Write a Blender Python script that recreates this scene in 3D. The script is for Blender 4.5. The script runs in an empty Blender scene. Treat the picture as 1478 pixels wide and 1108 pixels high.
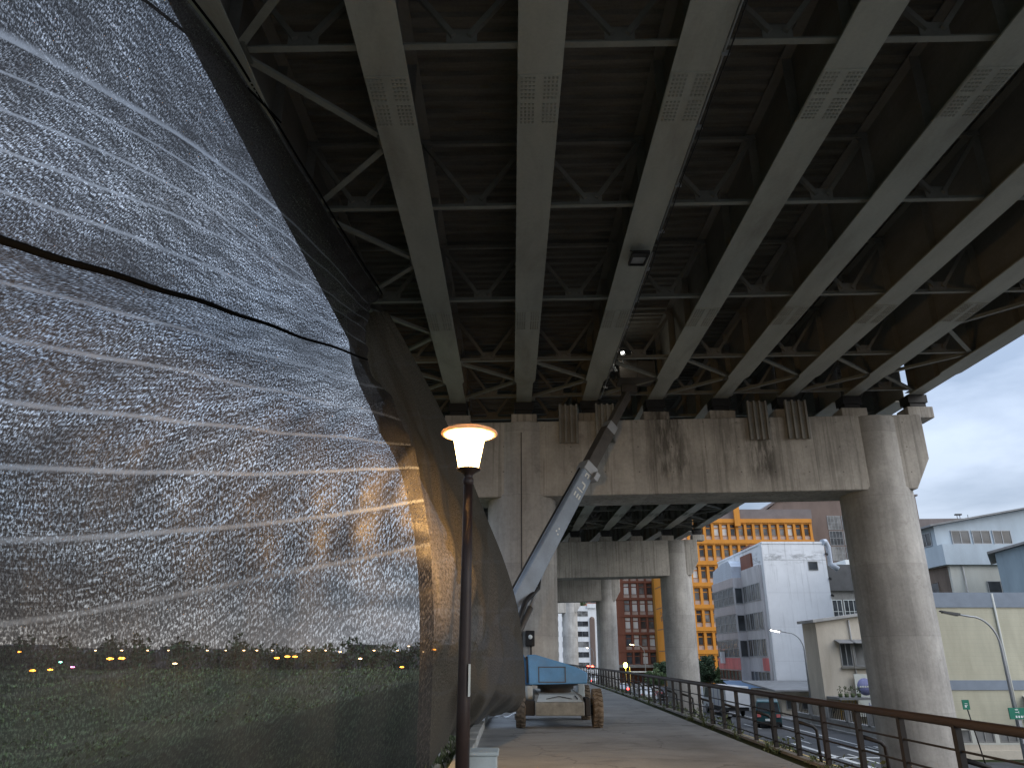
import bpy, math, random
from mathutils import Vector, Matrix
from math import sin, cos, pi, radians
random.seed(7)
sc = bpy.context.scene
COL = sc.collection
V = Vector

# ------------------------------------------------------------------ helpers
class MB:
    """collects shapes (world coordinates) and links them as ONE mesh object"""
    def __init__(s): s.v=[]; s.f=[]; s.mi=[]; s.cur=0; s.sm=[]; s.smooth=False
    def mat(s,i): s.cur=i; return s
    def face(s,idx): s.f.append(idx); s.mi.append(s.cur); s.sm.append(s.smooth)
    def add(s,vs,fs):
        b=len(s.v); s.v+= [V(p) for p in vs]
        for f in fs: s.face([b+i for i in f])
        return s
    def quad(s,a,b,c,d): return s.add([a,b,c,d],[(0,1,2,3)])
    def box(s,x0,x1,y0,y1,z0,z1):
        return s.add([(x0,y0,z0),(x1,y0,z0),(x1,y1,z0),(x0,y1,z0),(x0,y0,z1),(x1,y0,z1),(x1,y1,z1),(x0,y1,z1)],
            [(3,2,1,0),(4,5,6,7),(0,1,5,4),(1,2,6,5),(2,3,7,6),(3,0,4,7)])
    def bar(s,p,q,w,h,up=(0,0,1),w2=None,h2=None):
        p=V(p); q=V(q); d=(q-p).normalized(); up=V(up)
        r=d.cross(up)
        if r.length<1e-4: r=d.cross(V((1,0,0)))
        r.normalize(); u=r.cross(d)
        w2=w if w2 is None else w2; h2=h if h2 is None else h2
        vs=[]
        for c,a,b in ((p,w,h),(q,w2,h2)):
            for sx,sy in ((-1,-1),(1,-1),(1,1),(-1,1)): vs.append(c+r*(sx*a/2)+u*(sy*b/2))
        return s.add(vs,[(0,1,2,3),(7,6,5,4),(0,4,5,1),(1,5,6,2),(2,6,7,3),(3,7,4,0)])
    def tube(s,pts,r,n=8,caps=True,smooth=True):
        pts=[V(p) for p in pts]; old=s.smooth; s.smooth=smooth
        b=len(s.v); m=len(pts)
        rr=r if isinstance(r,(list,tuple)) else [r]*m
        d=(pts[1]-pts[0]).normalized()
        ref=d.cross(V((0,0,1)))
        if ref.length<1e-3: ref=V((1,0,0))
        ref.normalize()
        for i,p in enumerate(pts):
            if i==0: d=pts[1]-pts[0]
            elif i==m-1: d=pts[-1]-pts[-2]
            else: d=(pts[i+1]-pts[i]).normalized()+(pts[i]-pts[i-1]).normalized()
            d=d.normalized() if d.length>1e-9 else V((0,0,1))
            ref=(ref-d*ref.dot(d))
            if ref.length<1e-6: ref=d.orthogonal()
            ref.normalize(); o=d.cross(ref)
            for k in range(n):
                a=2*pi*k/n; s.v.append(p+ref*(rr[i]*cos(a))+o*(rr[i]*sin(a)))
        for i in range(m-1):
            for k in range(n):
                k2=(k+1)%n
                s.face([b+i*n+k,b+i*n+k2,b+(i+1)*n+k2,b+(i+1)*n+k])
        s.smooth=False
        if caps:
            s.face([b+k for k in range(n)][::-1]); s.face([b+(m-1)*n+k for k in range(n)])
        s.smooth=old
        return s
    def cyl(s,p,q,r,n=20,r2=None,smooth=True): return s.tube([p,q],[r,r if r2 is None else r2],n,True,smooth)
    def lathe(s,c,prof,n=28,smooth=True,axis='z'):
        old=s.smooth; s.smooth=smooth; b=len(s.v); c=V(c)
        for (r,h) in prof:
            for k in range(n):
                a=2*pi*k/n
                if axis=='z': s.v.append(c+V((r*cos(a),r*sin(a),h)))
                elif axis=='x': s.v.append(c+V((h,r*cos(a),r*sin(a))))
                else: s.v.append(c+V((r*cos(a),h,r*sin(a))))
        for i in range(len(prof)-1):
            for k in range(n):
                k2=(k+1)%n; s.face([b+i*n+k,b+i*n+k2,b+(i+1)*n+k2,b+(i+1)*n+k])
        s.smooth=old; return s
    def prism(s,poly,a,b,axis='y'):
        """extrude a 2-D outline: axis y -> poly is (x,z), axis x -> (y,z), axis z -> (x,y)"""
        def P(p,t):
            return (p[0],t,p[1]) if axis=='y' else ((t,p[0],p[1]) if axis=='x' else (p[0],p[1],t))
        n=len(poly)
        vs=[P(p,a) for p in poly]+[P(p,b) for p in poly]
        fs=[list(range(n)),list(range(2*n-1,n-1,-1))]
        for i in range(n):
            j=(i+1)%n; fs.append([i,i+n,j+n,j])
        return s.add(vs,fs)
    def blob(s,c,rx,ry,rz,n=10,m=7,jit=0.0):
        b=len(s.v); c=V(c); old=s.smooth; s.smooth=True
        for i in range(m+1):
            t=pi*i/m
            for k in range(n):
                a=2*pi*k/n; j=1+random.uniform(-jit,jit)
                s.v.append(c+V((rx*sin(t)*cos(a)*j,ry*sin(t)*sin(a)*j,rz*cos(t)*j)))
        for i in range(m):
            for k in range(n):
                k2=(k+1)%n; s.face([b+i*n+k,b+(i+1)*n+k,b+(i+1)*n+k2,b+i*n+k2])
        s.smooth=old; return s
    def build(s,name,mats,parent=None,local=False,bevel=0,recalc=True):
        if not isinstance(mats,(list,tuple)): mats=[mats]
        if parent is not None: org=V((0,0,0)) if local else wloc(parent)
        elif local: org=V((0,0,0))
        else:
            xs=[p.x for p in s.v]; ys=[p.y for p in s.v]; zs=[p.z for p in s.v]
            org=V(((min(xs)+max(xs))/2,(min(ys)+max(ys))/2,min(zs)))
        me=bpy.data.meshes.new(name)
        me.from_pydata([tuple(p-org) for p in s.v],[],s.f)
        for m in mats: me.materials.append(m)
        me.polygons.foreach_set('material_index',s.mi)
        me.polygons.foreach_set('use_smooth',s.sm)
        if recalc:
            import bmesh
            bm=bmesh.new(); bm.from_mesh(me); bmesh.ops.recalc_face_normals(bm,faces=bm.faces); bm.to_mesh(me); bm.free()
        me.update()
        o=bpy.data.objects.new(name,me); COL.objects.link(o)
        if parent is not None: o.parent=parent
        elif not local: o.location=org
        if bevel:
            md=o.modifiers.new('bevel','BEVEL'); md.width=bevel; md.segments=2; md.limit_method='ANGLE'; md.angle_limit=radians(40)
        return o

def wloc(o):
    p=V(o.location)
    while o.parent: o=o.parent; p+=V(o.location)
    return p
def tag(o,label=None,cat=None,group=None,kind=None):
    if label: o['label']=label
    if cat: o['category']=cat
    if group: o['group']=group
    if kind: o['kind']=kind
    return o
def thing(name,label,cat,loc=(0,0,0),group=None,rz=0):
    o=bpy.data.objects.new(name,None); COL.objects.link(o); o.location=loc; o.rotation_euler=(0,0,rz)
    o.empty_display_size=.2
    return tag(o,label,cat,group)
def kids(o): return [c for c in bpy.data.objects if c.parent is o]
def copy_tree(o,parent=None):
    c=o.copy(); COL.objects.link(c)
    if parent is not None: c.parent=parent
    for ch in kids(o): copy_tree(ch,c)
    return c

# ------------------------------------------------------------------ materials
def nodes(name):
    m=bpy.data.materials.new(name); m.use_nodes=True
    nt=m.node_tree; nt.nodes.clear()
    out=nt.nodes.new('ShaderNodeOutputMaterial')
    return m,nt,out
class NT:
    def __init__(s,nt): s.nt=nt
    def n(s,t,**k):
        x=s.nt.nodes.new(t)
        for a,b in k.items(): setattr(x,a,b)
        return x
    def l(s,a,b): s.nt.links.new(a,b)
    def val(s,sock,v):
        if hasattr(v,'is_output') : s.l(v,sock)
        else: sock.default_value=v
    def math(s,op,a,b=None,c=None,clamp=False):
        x=s.n('ShaderNodeMath',operation=op,use_clamp=clamp)
        s.val(x.inputs[0],a)
        if b is not None: s.val(x.inputs[1],b)
        if c is not None: s.val(x.inputs[2],c)
        return x.outputs[0]
    def pos(s,scale=(1,1,1)):
        g=s.n('ShaderNodeNewGeometry'); mp=s.n('ShaderNodeMapping'); mp.inputs['Scale'].default_value=scale
        s.l(g.outputs['Position'],mp.inputs['Vector']); return mp.outputs[0]
    def noise(s,vec,scale,detail=4,rough=.55,dist=0):
        x=s.n('ShaderNodeTexNoise'); s.l(vec,x.inputs['Vector']); x.inputs['Scale'].default_value=scale
        x.inputs['Detail'].default_value=detail; x.inputs['Roughness'].default_value=rough; x.inputs['Distortion'].default_value=dist
        return x.outputs['Fac']
    def ramp(s,fac,lo,hi,a=0.0,b=1.0):
        x=s.n('ShaderNodeMapRange'); x.clamp=True
        s.l(fac,x.inputs[0]); x.inputs[1].default_value=lo; x.inputs[2].default_value=hi; x.inputs[3].default_value=a; x.inputs[4].default_value=b
        return x.outputs[0]
    def mixc(s,fac,a,b,mode='MIX'):
        x=s.n('ShaderNodeMix',data_type='RGBA',blend_type=mode)
        s.val(x.inputs[0],fac)
        for i,c in ((6,a),(7,b)):
            if hasattr(c,'is_output'): s.l(c,x.inputs[i])
            else: x.inputs[i].default_value=(*c[:3],1)
        return x.outputs[2]
    def sep(s,vec):
        x=s.n('ShaderNodeSeparateXYZ'); s.l(vec,x.inputs[0]); return x.outputs
    def bump(s,h,strength,dist=.02):
        x=s.n('ShaderNodeBump'); x.inputs['Strength'].default_value=strength; x.inputs['Distance'].default_value=dist
        s.l(h,x.inputs['Height']); return x.outputs[0]
    def princ(s,out,col,rough=.8,metal=0,normal=None,spec=.4):
        p=s.n('ShaderNodeBsdfPrincipled')
        if hasattr(col,'is_output'): s.l(col,p.inputs['Base Color'])
        else: p.inputs['Base Color'].default_value=(*col[:3],1)
        s.val(p.inputs['Roughness'],rough); p.inputs['Metallic'].default_value=metal
        p.inputs['Specular IOR Level'].default_value=spec
        if normal is not None: s.l(normal,p.inputs['Normal'])
        s.l(p.outputs[0],out.inputs[0]); return p

def mat(name,col,rough=.75,metal=0,var=.18,scale=2.0,dirt=None,dirtamt=.5,stretch=(1,1,1),bump=.0,bscale=25,spec=.35,dscale=.6):
    """weathered surface: broad tonal drift + fine grain + dirt patches"""
    m,nt,out=nodes(name); T=NT(nt)
    p=T.pos(stretch)
    a=T.noise(p,scale,5,.6); f=T.noise(T.pos(),scale*14,3,.6)
    k=T.math('ADD',T.ramp(a,.3,.7,1-var,1+var),T.ramp(f,.3,.7,-var*.35,var*.35))
    c=T.mixc(1.0,col,k,'MULTIPLY')
    if dirt is not None:
        d=T.noise(p,dscale,6,.65,.4)
        c=T.mixc(T.ramp(d,.48,.72,0,dirtamt),c,dirt)
    nrm=None
    if bump: nrm=T.bump(T.noise(T.pos(),bscale,4,.6),bump,.03)
    T.princ(out,c,rough,metal,nrm,spec)
    return m
def emit(name,col,strength):
    m,nt,out=nodes(name); T=NT(nt)
    e=T.n('ShaderNodeEmission'); e.inputs[0].default_value=(*col,1); e.inputs[1].default_value=strength
    T.l(e.outputs[0],out.inputs[0]); return m
def glass(name,col,rough=.12,var=.5,scale=.7):
    """window glass seen from outside: dark, glossy, uneven"""
    m,nt,out=nodes(name); T=NT(nt)
    a=T.noise(T.pos(),scale,2,.5)
    c=T.mixc(1.0,col,T.ramp(a,.35,.65,1-var,1+var),'MULTIPLY')
    T.princ(out,c,rough,0,None,.6); return m
def lined(name,col,axis,pitch,depth=.3,dark=.6,rough=.6,metal=0,dirt=None,var=.12,stretch=(1,1,.25)):
    """sheet metal / siding / boards: repeated joints along one axis"""
    m,nt,out=nodes(name); T=NT(nt)
    P=T.sep(T.pos())
    w=T.math('FRACT',T.math('DIVIDE',P[axis],pitch))
    e=T.ramp(w,0,.14,0,1)
    k=T.ramp(T.noise(T.pos(stretch),1.6,5,.6),.3,.7,1-var,1+var)
    c=T.mixc(1.0,col,k,'MULTIPLY')
    c=T.mixc(T.ramp(e,0,1,1-dark,0),c,tuple(x*.4 for x in col))
    if dirt is not None:
        c=T.mixc(T.ramp(T.noise(T.pos((1,1,.2)),.8,6,.65,.3),.5,.75,0,.55),c,dirt)
    T.princ(out,c,rough,metal,T.bump(w,depth,.04),.35); return m

# concrete with board marks, pale lime, damp streaks
def concrete(name,col,streak=.0,blotch=.35,pits=.35,lifts=0,forms=False):
    m,nt,out=nodes(name); T=NT(nt)
    g=T.pos(); P=T.sep(g)
    broad=T.noise(g,.55,6,.62,.3); fine=T.noise(g,9,5,.65)
    run=T.noise(T.pos((2.6,2.6,.16)),1.0,5,.6,.15)
    run2=T.noise(T.pos((7,7,.22)),1.0,4,.6,.1)
    k=T.math('MULTIPLY',T.ramp(broad,.3,.7,1-blotch,1+blotch*.6),T.ramp(fine,.3,.7,.9,1.1))
    k=T.math('MULTIPLY',k,T.ramp(run,.3,.7,.86,1.12))
    if forms:
        fx=T.math('DIVIDE',P[0],1.22); fz=T.math('DIVIDE',P[2],.93)
        wn=T.n('ShaderNodeTexWhiteNoise',noise_dimensions='1D'); T.l(T.math('FLOOR',fx),wn.inputs['W'])
        k=T.math('MULTIPLY',k,T.ramp(wn.outputs['Value'],0,1,.90,1.08))
        k=T.math('MULTIPLY',k,T.ramp(T.math('FRACT',fx),0,.016,.7,1))
        hx=T.math('MULTIPLY',T.math('SUBTRACT',T.math('FRACT',T.math('ADD',fx,.5)),.25),1.22); hz=T.math('MULTIPLY',T.math('SUBTRACT',T.math('FRACT',fz),.5),.93)
        rr=T.math('SQRT',T.math('ADD',T.math('MULTIPLY',hx,hx),T.math('MULTIPLY',hz,hz)))
        k=T.math('MULTIPLY',k,T.ramp(rr,.018,.032,.45,1))
    if lifts:
        q=T.math('DIVIDE',T.math('ADD',P[2],T.math('MULTIPLY',broad,.02)),lifts)
        wn=T.n('ShaderNodeTexWhiteNoise',noise_dimensions='1D'); T.l(T.math('FLOOR',q),wn.inputs['W'])
        k=T.math('MULTIPLY',k,T.ramp(wn.outputs['Value'],0,1,.93,1.07))
        ed=T.math('FRACT',q); k=T.math('MULTIPLY',k,T.ramp(ed,0,.008,.72,1))
    c=T.mixc(1.0,col,k,'MULTIPLY')
    if streak:
        c=T.mixc(T.math('MULTIPLY',T.ramp(run2,.52,.63,0,1),streak),c,(.045,.038,.028))
        c=T.mixc(T.math('MULTIPLY',T.ramp(T.noise(T.pos((3.4,3.4,.3)),1.3,5,.6),.56,.68,0,1),streak*.8),c,(.42,.40,.36))
        # two big damp patches below the deck drains
        def bell(c0,w): return T.ramp(T.math('ABSOLUTE',T.math('SUBTRACT',P[0],c0)),w*.35,w,1,0)
        reg=T.math('MAXIMUM',T.math('MAXIMUM',bell(5.75,.95),bell(9.05,.75)),T.math('MULTIPLY',bell(7.9,.5),.5))
        rag=T.ramp(T.noise(T.pos((5,5,.8)),1.2,6,.7,.3),.40,.56,0,1)
        near=T.ramp(P[1],28,34,1,0)
        zf=T.ramp(P[2],7.3,8.0,0,1)
        d=T.math('MULTIPLY',T.math('MULTIPLY',reg,rag),T.math('MULTIPLY',near,zf))
        c=T.mixc(T.math('MULTIPLY',d,.68),c,(.03,.026,.02))
    c=T.mixc(T.ramp(T.noise(g,1.7,5,.7,.6),.60,.68,0,.30),c,(.13,.12,.105))
    c=T.mixc(T.ramp(T.noise(T.pos((1.2,1.2,.5)),.9,5,.6,.5),.62,.70,0,.35),c,(.50,.48,.44))
    h=T.math('ADD',T.math('MULTIPLY',fine,.6),T.ramp(T.noise(g,40,2,.5),.25,.4,0,.4))
    T.princ(out,c,.88,0,T.bump(h,pits,.02),.25); return m

M={}
M['conc']=concrete('concrete_weathered',(.42,.395,.355),.32,.3,.35,0,True)
M['conc_col']=concrete('concrete_column',(.37,.355,.33),.12,.3,.35,2.35)
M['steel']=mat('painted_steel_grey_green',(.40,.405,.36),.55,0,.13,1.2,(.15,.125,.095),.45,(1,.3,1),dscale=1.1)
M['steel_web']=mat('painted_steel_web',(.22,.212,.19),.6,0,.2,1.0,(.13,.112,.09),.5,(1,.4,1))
M['bolt']=mat('bolt_heads',(.30,.30,.265),.6)
M['brace']=mat('painted_brace',(.25,.25,.22),.6,0,.15,2)
M['deckform']=mat('deck_form_rusty',(.17,.16,.14),.75,0,.3,1.5,(.055,.045,.035),.6,(.4,3,1))
M['black']=mat('black_paint',(.018,.017,.017),.5,0,.2,3)
M['darksteel']=mat('dark_rail_steel',(.017,.015,.014),.55,0,.3,6,(.04,.024,.016),.4)
M['railwood']=mat('rust_brown_handrail',(.036,.024,.019),.55,0,.3,4,(.03,.022,.018),.6,(1,.15,1))
M['pole']=mat('lamp_pole_brown',(.03,.018,.015),.42,0,.2,5)
M['galv']=mat('galvanised',(.35,.36,.37),.45,.4,.12,3)
M['rubber']=mat('muddy_rubber',(.16,.125,.09),.9,0,.35,5,(.06,.05,.045),.6,bump=.4)
M['liftblue']=mat('lift_blue',(.10,.27,.50),.45,0,.14,2,(.16,.24,.34),.5,bump=.05)
M['boomblue']=mat('boom_grey_blue',(.28,.345,.43),.5,0,.14,1.5,(.16,.18,.2),.4)
M['boomgrey']=mat('boom_bare_steel',(.085,.075,.065),.5,.1,.2,3)
M['liftgrey']=mat('lift_chassis_grey',(.20,.20,.18),.7,0,.25,6,(.07,.065,.055),.6,bump=.2)
M['liftpale']=mat('lift_hatch_pale',(.42,.46,.46),.55,0,.15,3,(.2,.2,.18),.4)
M['white']=mat('white_wall_paint',(.70,.71,.72),.8,0,.07,.8,(.33,.33,.32),.4,(1,1,.25))
M['whitetile']=mat('greyish_white_tile',(.52,.50,.50),.7,0,.14,1.2,(.2,.17,.17),.5,(1,1,.3))
M['redtile']=mat('faded_red_panel',(.62,.16,.15),.6,0,.2,1.5,(.35,.2,.2),.5,(1,1,.2))
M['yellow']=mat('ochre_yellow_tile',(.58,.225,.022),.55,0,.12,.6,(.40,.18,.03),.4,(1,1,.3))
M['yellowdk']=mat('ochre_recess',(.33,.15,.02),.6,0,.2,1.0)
M['spandrel']=mat('pink_grey_spandrel',(.42,.32,.26),.7,0,.2,2)
M['redbrick']=mat('red_brown_tile',(.20,.073,.042),.65,0,.14,.8,(.11,.045,.03),.4,(1,1,.3))
M['brown']=mat('brown_cladding',(.16,.115,.095),.7,0,.15,.7,(.1,.07,.06),.5,(1,1,.3))
M['slate']=mat('grey_brown_roof',(.17,.145,.14),.7,0,.15,.7)
M['gl_dark']=glass('glass_dark',(.045,.05,.055))
M['gl_mid']=glass('glass_curtained',(.16,.16,.155),.25)
M['gl_blind']=glass('glass_white_blind',(.62,.61,.57),.3,.12)
M['gl_lit']=emit('lit_window',(1,.93,.75),.9)
M['alu']=mat('aluminium_frame',(.34,.35,.36),.45,.3,.1,3)
M['beige']=lined('beige_siding',(.50,.475,.36),2,.21,.5,.72,.6,0,(.36,.33,.24))
M['bandgrey']=mat('blue_grey_band',(.20,.235,.28),.6,0,.1,2)
M['cream']=mat('cream_render',(.52,.47,.39),.8,0,.12,1.0,(.28,.23,.17),.5,(1,1,.25))
M['creampale']=mat('pale_grey_render',(.50,.50,.45),.8,0,.1,1.0,(.3,.29,.25),.5,(1,1,.2))
M['brownwall']=mat('brown_stained_wall',(.15,.115,.09),.8,0,.25,1.0,(.07,.055,.045),.6,(1,1,.3))
M['bluewhite']=mat('pale_blue_sheet',(.40,.46,.50),.6,0,.1,1,(.3,.33,.36),.4,(1,1,.3))
M['bluegrey']=lined('blue_grey_sheet',(.21,.27,.31),0,.9,.3,.85,.6)
M['roofgrey']=mat('roof_sheet_grey',(.22,.22,.22),.6,0,.2,1.5,(.1,.085,.07),.5)
M['awnblue']=mat('blue_awning',(.16,.24,.36),.6,0,.15,2)
M['corr']=lined('corrugated_white',(.50,.55,.62),2,.28,.6,.55,.5)
M['darkgrey']=mat('dark_grey_shed',(.085,.085,.085),.7,0,.2,1)
M['grime']=mat('grimy_concrete',(.24,.235,.22),.85,0,.25,1.2,(.1,.095,.085),.6,(1,1,.3))
M['wallgrey']=mat('yard_wall_grey',(.36,.355,.34),.85,0,.2,1.0,(.18,.17,.16),.5)
M['asphalt']=mat('road_asphalt',(.075,.075,.077),.85,0,.2,.8,(.05,.05,.05),.5,bump=.25,bscale=60)
M['linewhite']=mat('road_paint_white',(.60,.60,.58),.7,0,.25,4,(.25,.25,.24),.5)
M['lineyellow']=mat('road_paint_yellow',(.62,.42,.12),.7,0,.25,4,(.3,.24,.12),.5)
M['pave']=mat('pavement_slab',(.26,.255,.245),.85,0,.15,1.5,(.15,.145,.14),.5)
M['kerbst']=mat('kerb_stone',(.40,.41,.40),.8,0,.2,3,(.16,.17,.12),.6,bump=.4)
M['rub']=mat('stone_grey_rubble',(.36,.35,.31),.9,0,.25,4,(.1,.12,.05),.5,bump=.5,bscale=12)
M['boxpale']=mat('pale_painted_concrete',(.42,.47,.47),.75,0,.1,3,(.28,.3,.3),.4)
M['ivory']=mat('sign_ivory',(.62,.63,.58),.6,0,.06,2)
M['purple']=mat('sign_violet',(.20,.21,.38),.6,0,.15,5)
M['signgreen']=mat('sign_green',(.01,.16,.10),.5,0,.1,3)
M['signwhite']=mat('sign_white_letter',(.75,.78,.76),.5,0,.05,3)
M['carwhite']=mat('car_white',(.66,.68,.70),.3,0,.05,2)
M['carteal']=mat('car_dark_teal',(.03,.085,.095),.3,.2,.1,2)
M['cardark']=mat('car_dark',(.025,.028,.033),.3,.2,.1,2)
M['carsilver']=mat('car_silver',(.30,.31,.32),.3,.5,.1,2)
M['tyre']=mat('tyre_black',(.02,.02,.02),.9)
M['hub']=mat('wheel_hub',(.22,.22,.23),.4,.6)
M['rope']=mat('black_rope',(.006,.006,.006),.95,spec=.05)
M['cord']=mat('white_cord',(.82,.83,.84),.7,0,.05,9)
M['leaf1']=mat('leaf_dark',(.035,.06,.028),.7,0,.45,3)
M['leaf2']=mat('leaf_mid',(.075,.11,.045),.7,0,.4,3)
M['weed']=mat('weed_leaf',(.09,.115,.055),.7,0,.45,8)
M['bark']=mat('bark',(.07,.055,.04),.9,0,.3,6)
M['e_red']=emit('lamp_red',(1,.05,.03),14)
M['e_tail']=emit('tail_light',(1,.06,.05),5)
M['e_lime']=emit('lamp_lime',(.85,1,.12),11)
M['e_warm']=emit('lamp_warm',(1,.72,.35),14)
M['e_white']=emit('lamp_white',(1,.93,.86),9)
M['e_work']=emit('work_light',(1,.97,.85),9)
M['e_amber']=emit('far_amber',(1,.30,.03),17)
M['e_pale']=emit('far_pale',(1,.62,.28),20)
M['e_teal']=emit('far_teal',(.25,1,.75),30)
M['e_pink']=emit('far_pink',(1,.12,.35),30)
NET_NEAR=[
[(-3.45,17.20,10.55),(-3.61,15.87,10.53),(-3.76,14.55,10.51),(-3.90,13.22,10.49),(-4.02,11.89,10.46),(-4.16,10.57,10.42),(-4.32,9.24,10.38),(-4.54,7.93,10.34),(-4.79,6.62,10.29),(-5.04,5.31,10.25),(-5.30,4.00,10.20)],
[(-3.68,16.80,10.07),(-3.96,15.52,10.10),(-4.23,14.25,10.10),(-4.46,12.98,9.99),(-4.65,11.72,9.75),(-4.81,10.47,9.42),(-4.95,9.22,9.04),(-5.07,8.00,8.60),(-5.18,6.80,8.11),(-5.29,5.61,7.58),(-5.43,4.42,7.05)],
[(-3.62,16.60,9.74),(-3.92,15.37,9.74),(-4.20,14.13,9.72),(-4.46,12.91,9.60),(-4.66,11.68,9.37),(-4.84,10.47,9.07),(-5.00,9.26,8.72),(-5.13,8.07,8.31),(-5.24,6.91,7.83),(-5.37,5.77,7.28),(-5.52,4.65,6.71)],
[(-3.55,16.30,9.35),(-3.86,15.13,9.23),(-4.16,13.97,9.11),(-4.43,12.80,8.96),(-4.67,11.63,8.78),(-4.86,10.45,8.55),(-5.03,9.29,8.26),(-5.16,8.16,7.88),(-5.29,7.04,7.44),(-5.43,5.93,6.97),(-5.60,4.82,6.50)],
[(-3.47,15.90,8.89),(-3.83,14.81,8.87),(-4.16,13.72,8.82),(-4.46,12.62,8.70),(-4.71,11.53,8.50),(-4.93,10.44,8.22),(-5.11,9.36,7.87),(-5.26,8.30,7.48),(-5.41,7.23,7.08),(-5.58,6.17,6.68),(-5.78,5.11,6.29)],
[(-3.37,15.50,8.41),(-3.75,14.49,8.34),(-4.09,13.47,8.23),(-4.40,12.45,8.06),(-4.66,11.43,7.82),(-4.90,10.41,7.56),(-5.10,9.38,7.27),(-5.28,8.36,6.97),(-5.45,7.34,6.64),(-5.64,6.33,6.30),(-5.86,5.32,5.98)],
[(-3.21,15.00,7.83),(-3.61,14.08,7.69),(-3.98,13.15,7.53),(-4.32,12.22,7.34),(-4.61,11.27,7.12),(-4.86,10.32,6.87),(-5.08,9.37,6.61),(-5.27,8.41,6.35),(-5.46,7.45,6.08),(-5.68,6.49,5.83),(-5.93,5.54,5.59)],
[(-2.50,13.40,6.58),(-3.00,12.72,6.52),(-3.47,12.02,6.45),(-3.90,11.29,6.35),(-4.28,10.54,6.24),(-4.63,9.78,6.10),(-4.93,9.01,5.95),(-5.21,8.22,5.78),(-5.49,7.44,5.61),(-5.80,6.67,5.44),(-6.14,5.91,5.29)],
[(-1.92,12.20,5.60),(-2.47,11.69,5.58),(-3.01,11.18,5.54),(-3.52,10.64,5.50),(-3.97,10.06,5.42),(-4.39,9.44,5.33),(-4.77,8.81,5.23),(-5.13,8.17,5.10),(-5.49,7.52,4.98),(-5.88,6.90,4.86),(-6.30,6.29,4.76)],
[(-1.58,11.10,4.80),(-2.16,10.77,4.77),(-2.74,10.43,4.73),(-3.28,10.05,4.68),(-3.79,9.62,4.62),(-4.25,9.15,4.55),(-4.69,8.65,4.47),(-5.09,8.13,4.38),(-5.51,7.61,4.31),(-5.96,7.13,4.25),(-6.44,6.67,4.20)],
[(-1.34,10.30,4.21),(-1.93,10.08,4.14),(-2.51,9.86,4.06),(-3.08,9.62,3.98),(-3.63,9.34,3.91),(-4.14,8.99,3.84),(-4.61,8.59,3.76),(-5.06,8.16,3.69),(-5.53,7.75,3.62),(-6.02,7.38,3.57),(-6.55,7.04,3.54)],
[(-1.20,9.95,3.68),(-1.79,9.83,3.56),(-2.37,9.69,3.44),(-2.93,9.50,3.33),(-3.48,9.26,3.22),(-4.00,8.96,3.12),(-4.49,8.62,3.02),(-4.96,8.24,2.93),(-5.45,7.89,2.85),(-5.97,7.58,2.77),(-6.51,7.30,2.70)],
[(-1.08,9.80,3.07),(-1.67,9.71,2.94),(-2.24,9.60,2.81),(-2.80,9.44,2.68),(-3.35,9.25,2.54),(-3.87,8.99,2.39),(-4.36,8.67,2.25),(-4.83,8.33,2.12),(-5.31,8.00,2.01),(-5.83,7.71,1.90),(-6.37,7.47,1.81)],
[(-1.03,9.80,2.56),(-1.59,9.73,2.38),(-2.15,9.64,2.20),(-2.69,9.49,2.02),(-3.22,9.28,1.86),(-3.73,9.02,1.71),(-4.21,8.72,1.56),(-4.68,8.38,1.43),(-5.16,8.06,1.31),(-5.67,7.78,1.19),(-6.20,7.53,1.08)],
[(-0.99,9.80,2.05),(-1.54,9.74,1.85),(-2.08,9.64,1.65),(-2.61,9.50,1.46),(-3.13,9.30,1.29),(-3.63,9.05,1.13),(-4.10,8.74,0.99),(-4.56,8.41,0.85),(-5.04,8.10,0.72),(-5.54,7.84,0.58),(-6.05,7.60,0.44)],
[(-0.99,9.80,0.12),(-1.54,9.74,0.11),(-2.08,9.64,0.10),(-2.61,9.50,0.08),(-3.13,9.30,0.07),(-3.63,9.05,0.06),(-4.10,8.74,0.05),(-4.56,8.41,0.04),(-5.04,8.10,0.02),(-5.54,7.84,0.01),(-6.05,7.60,0.00)]]
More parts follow.
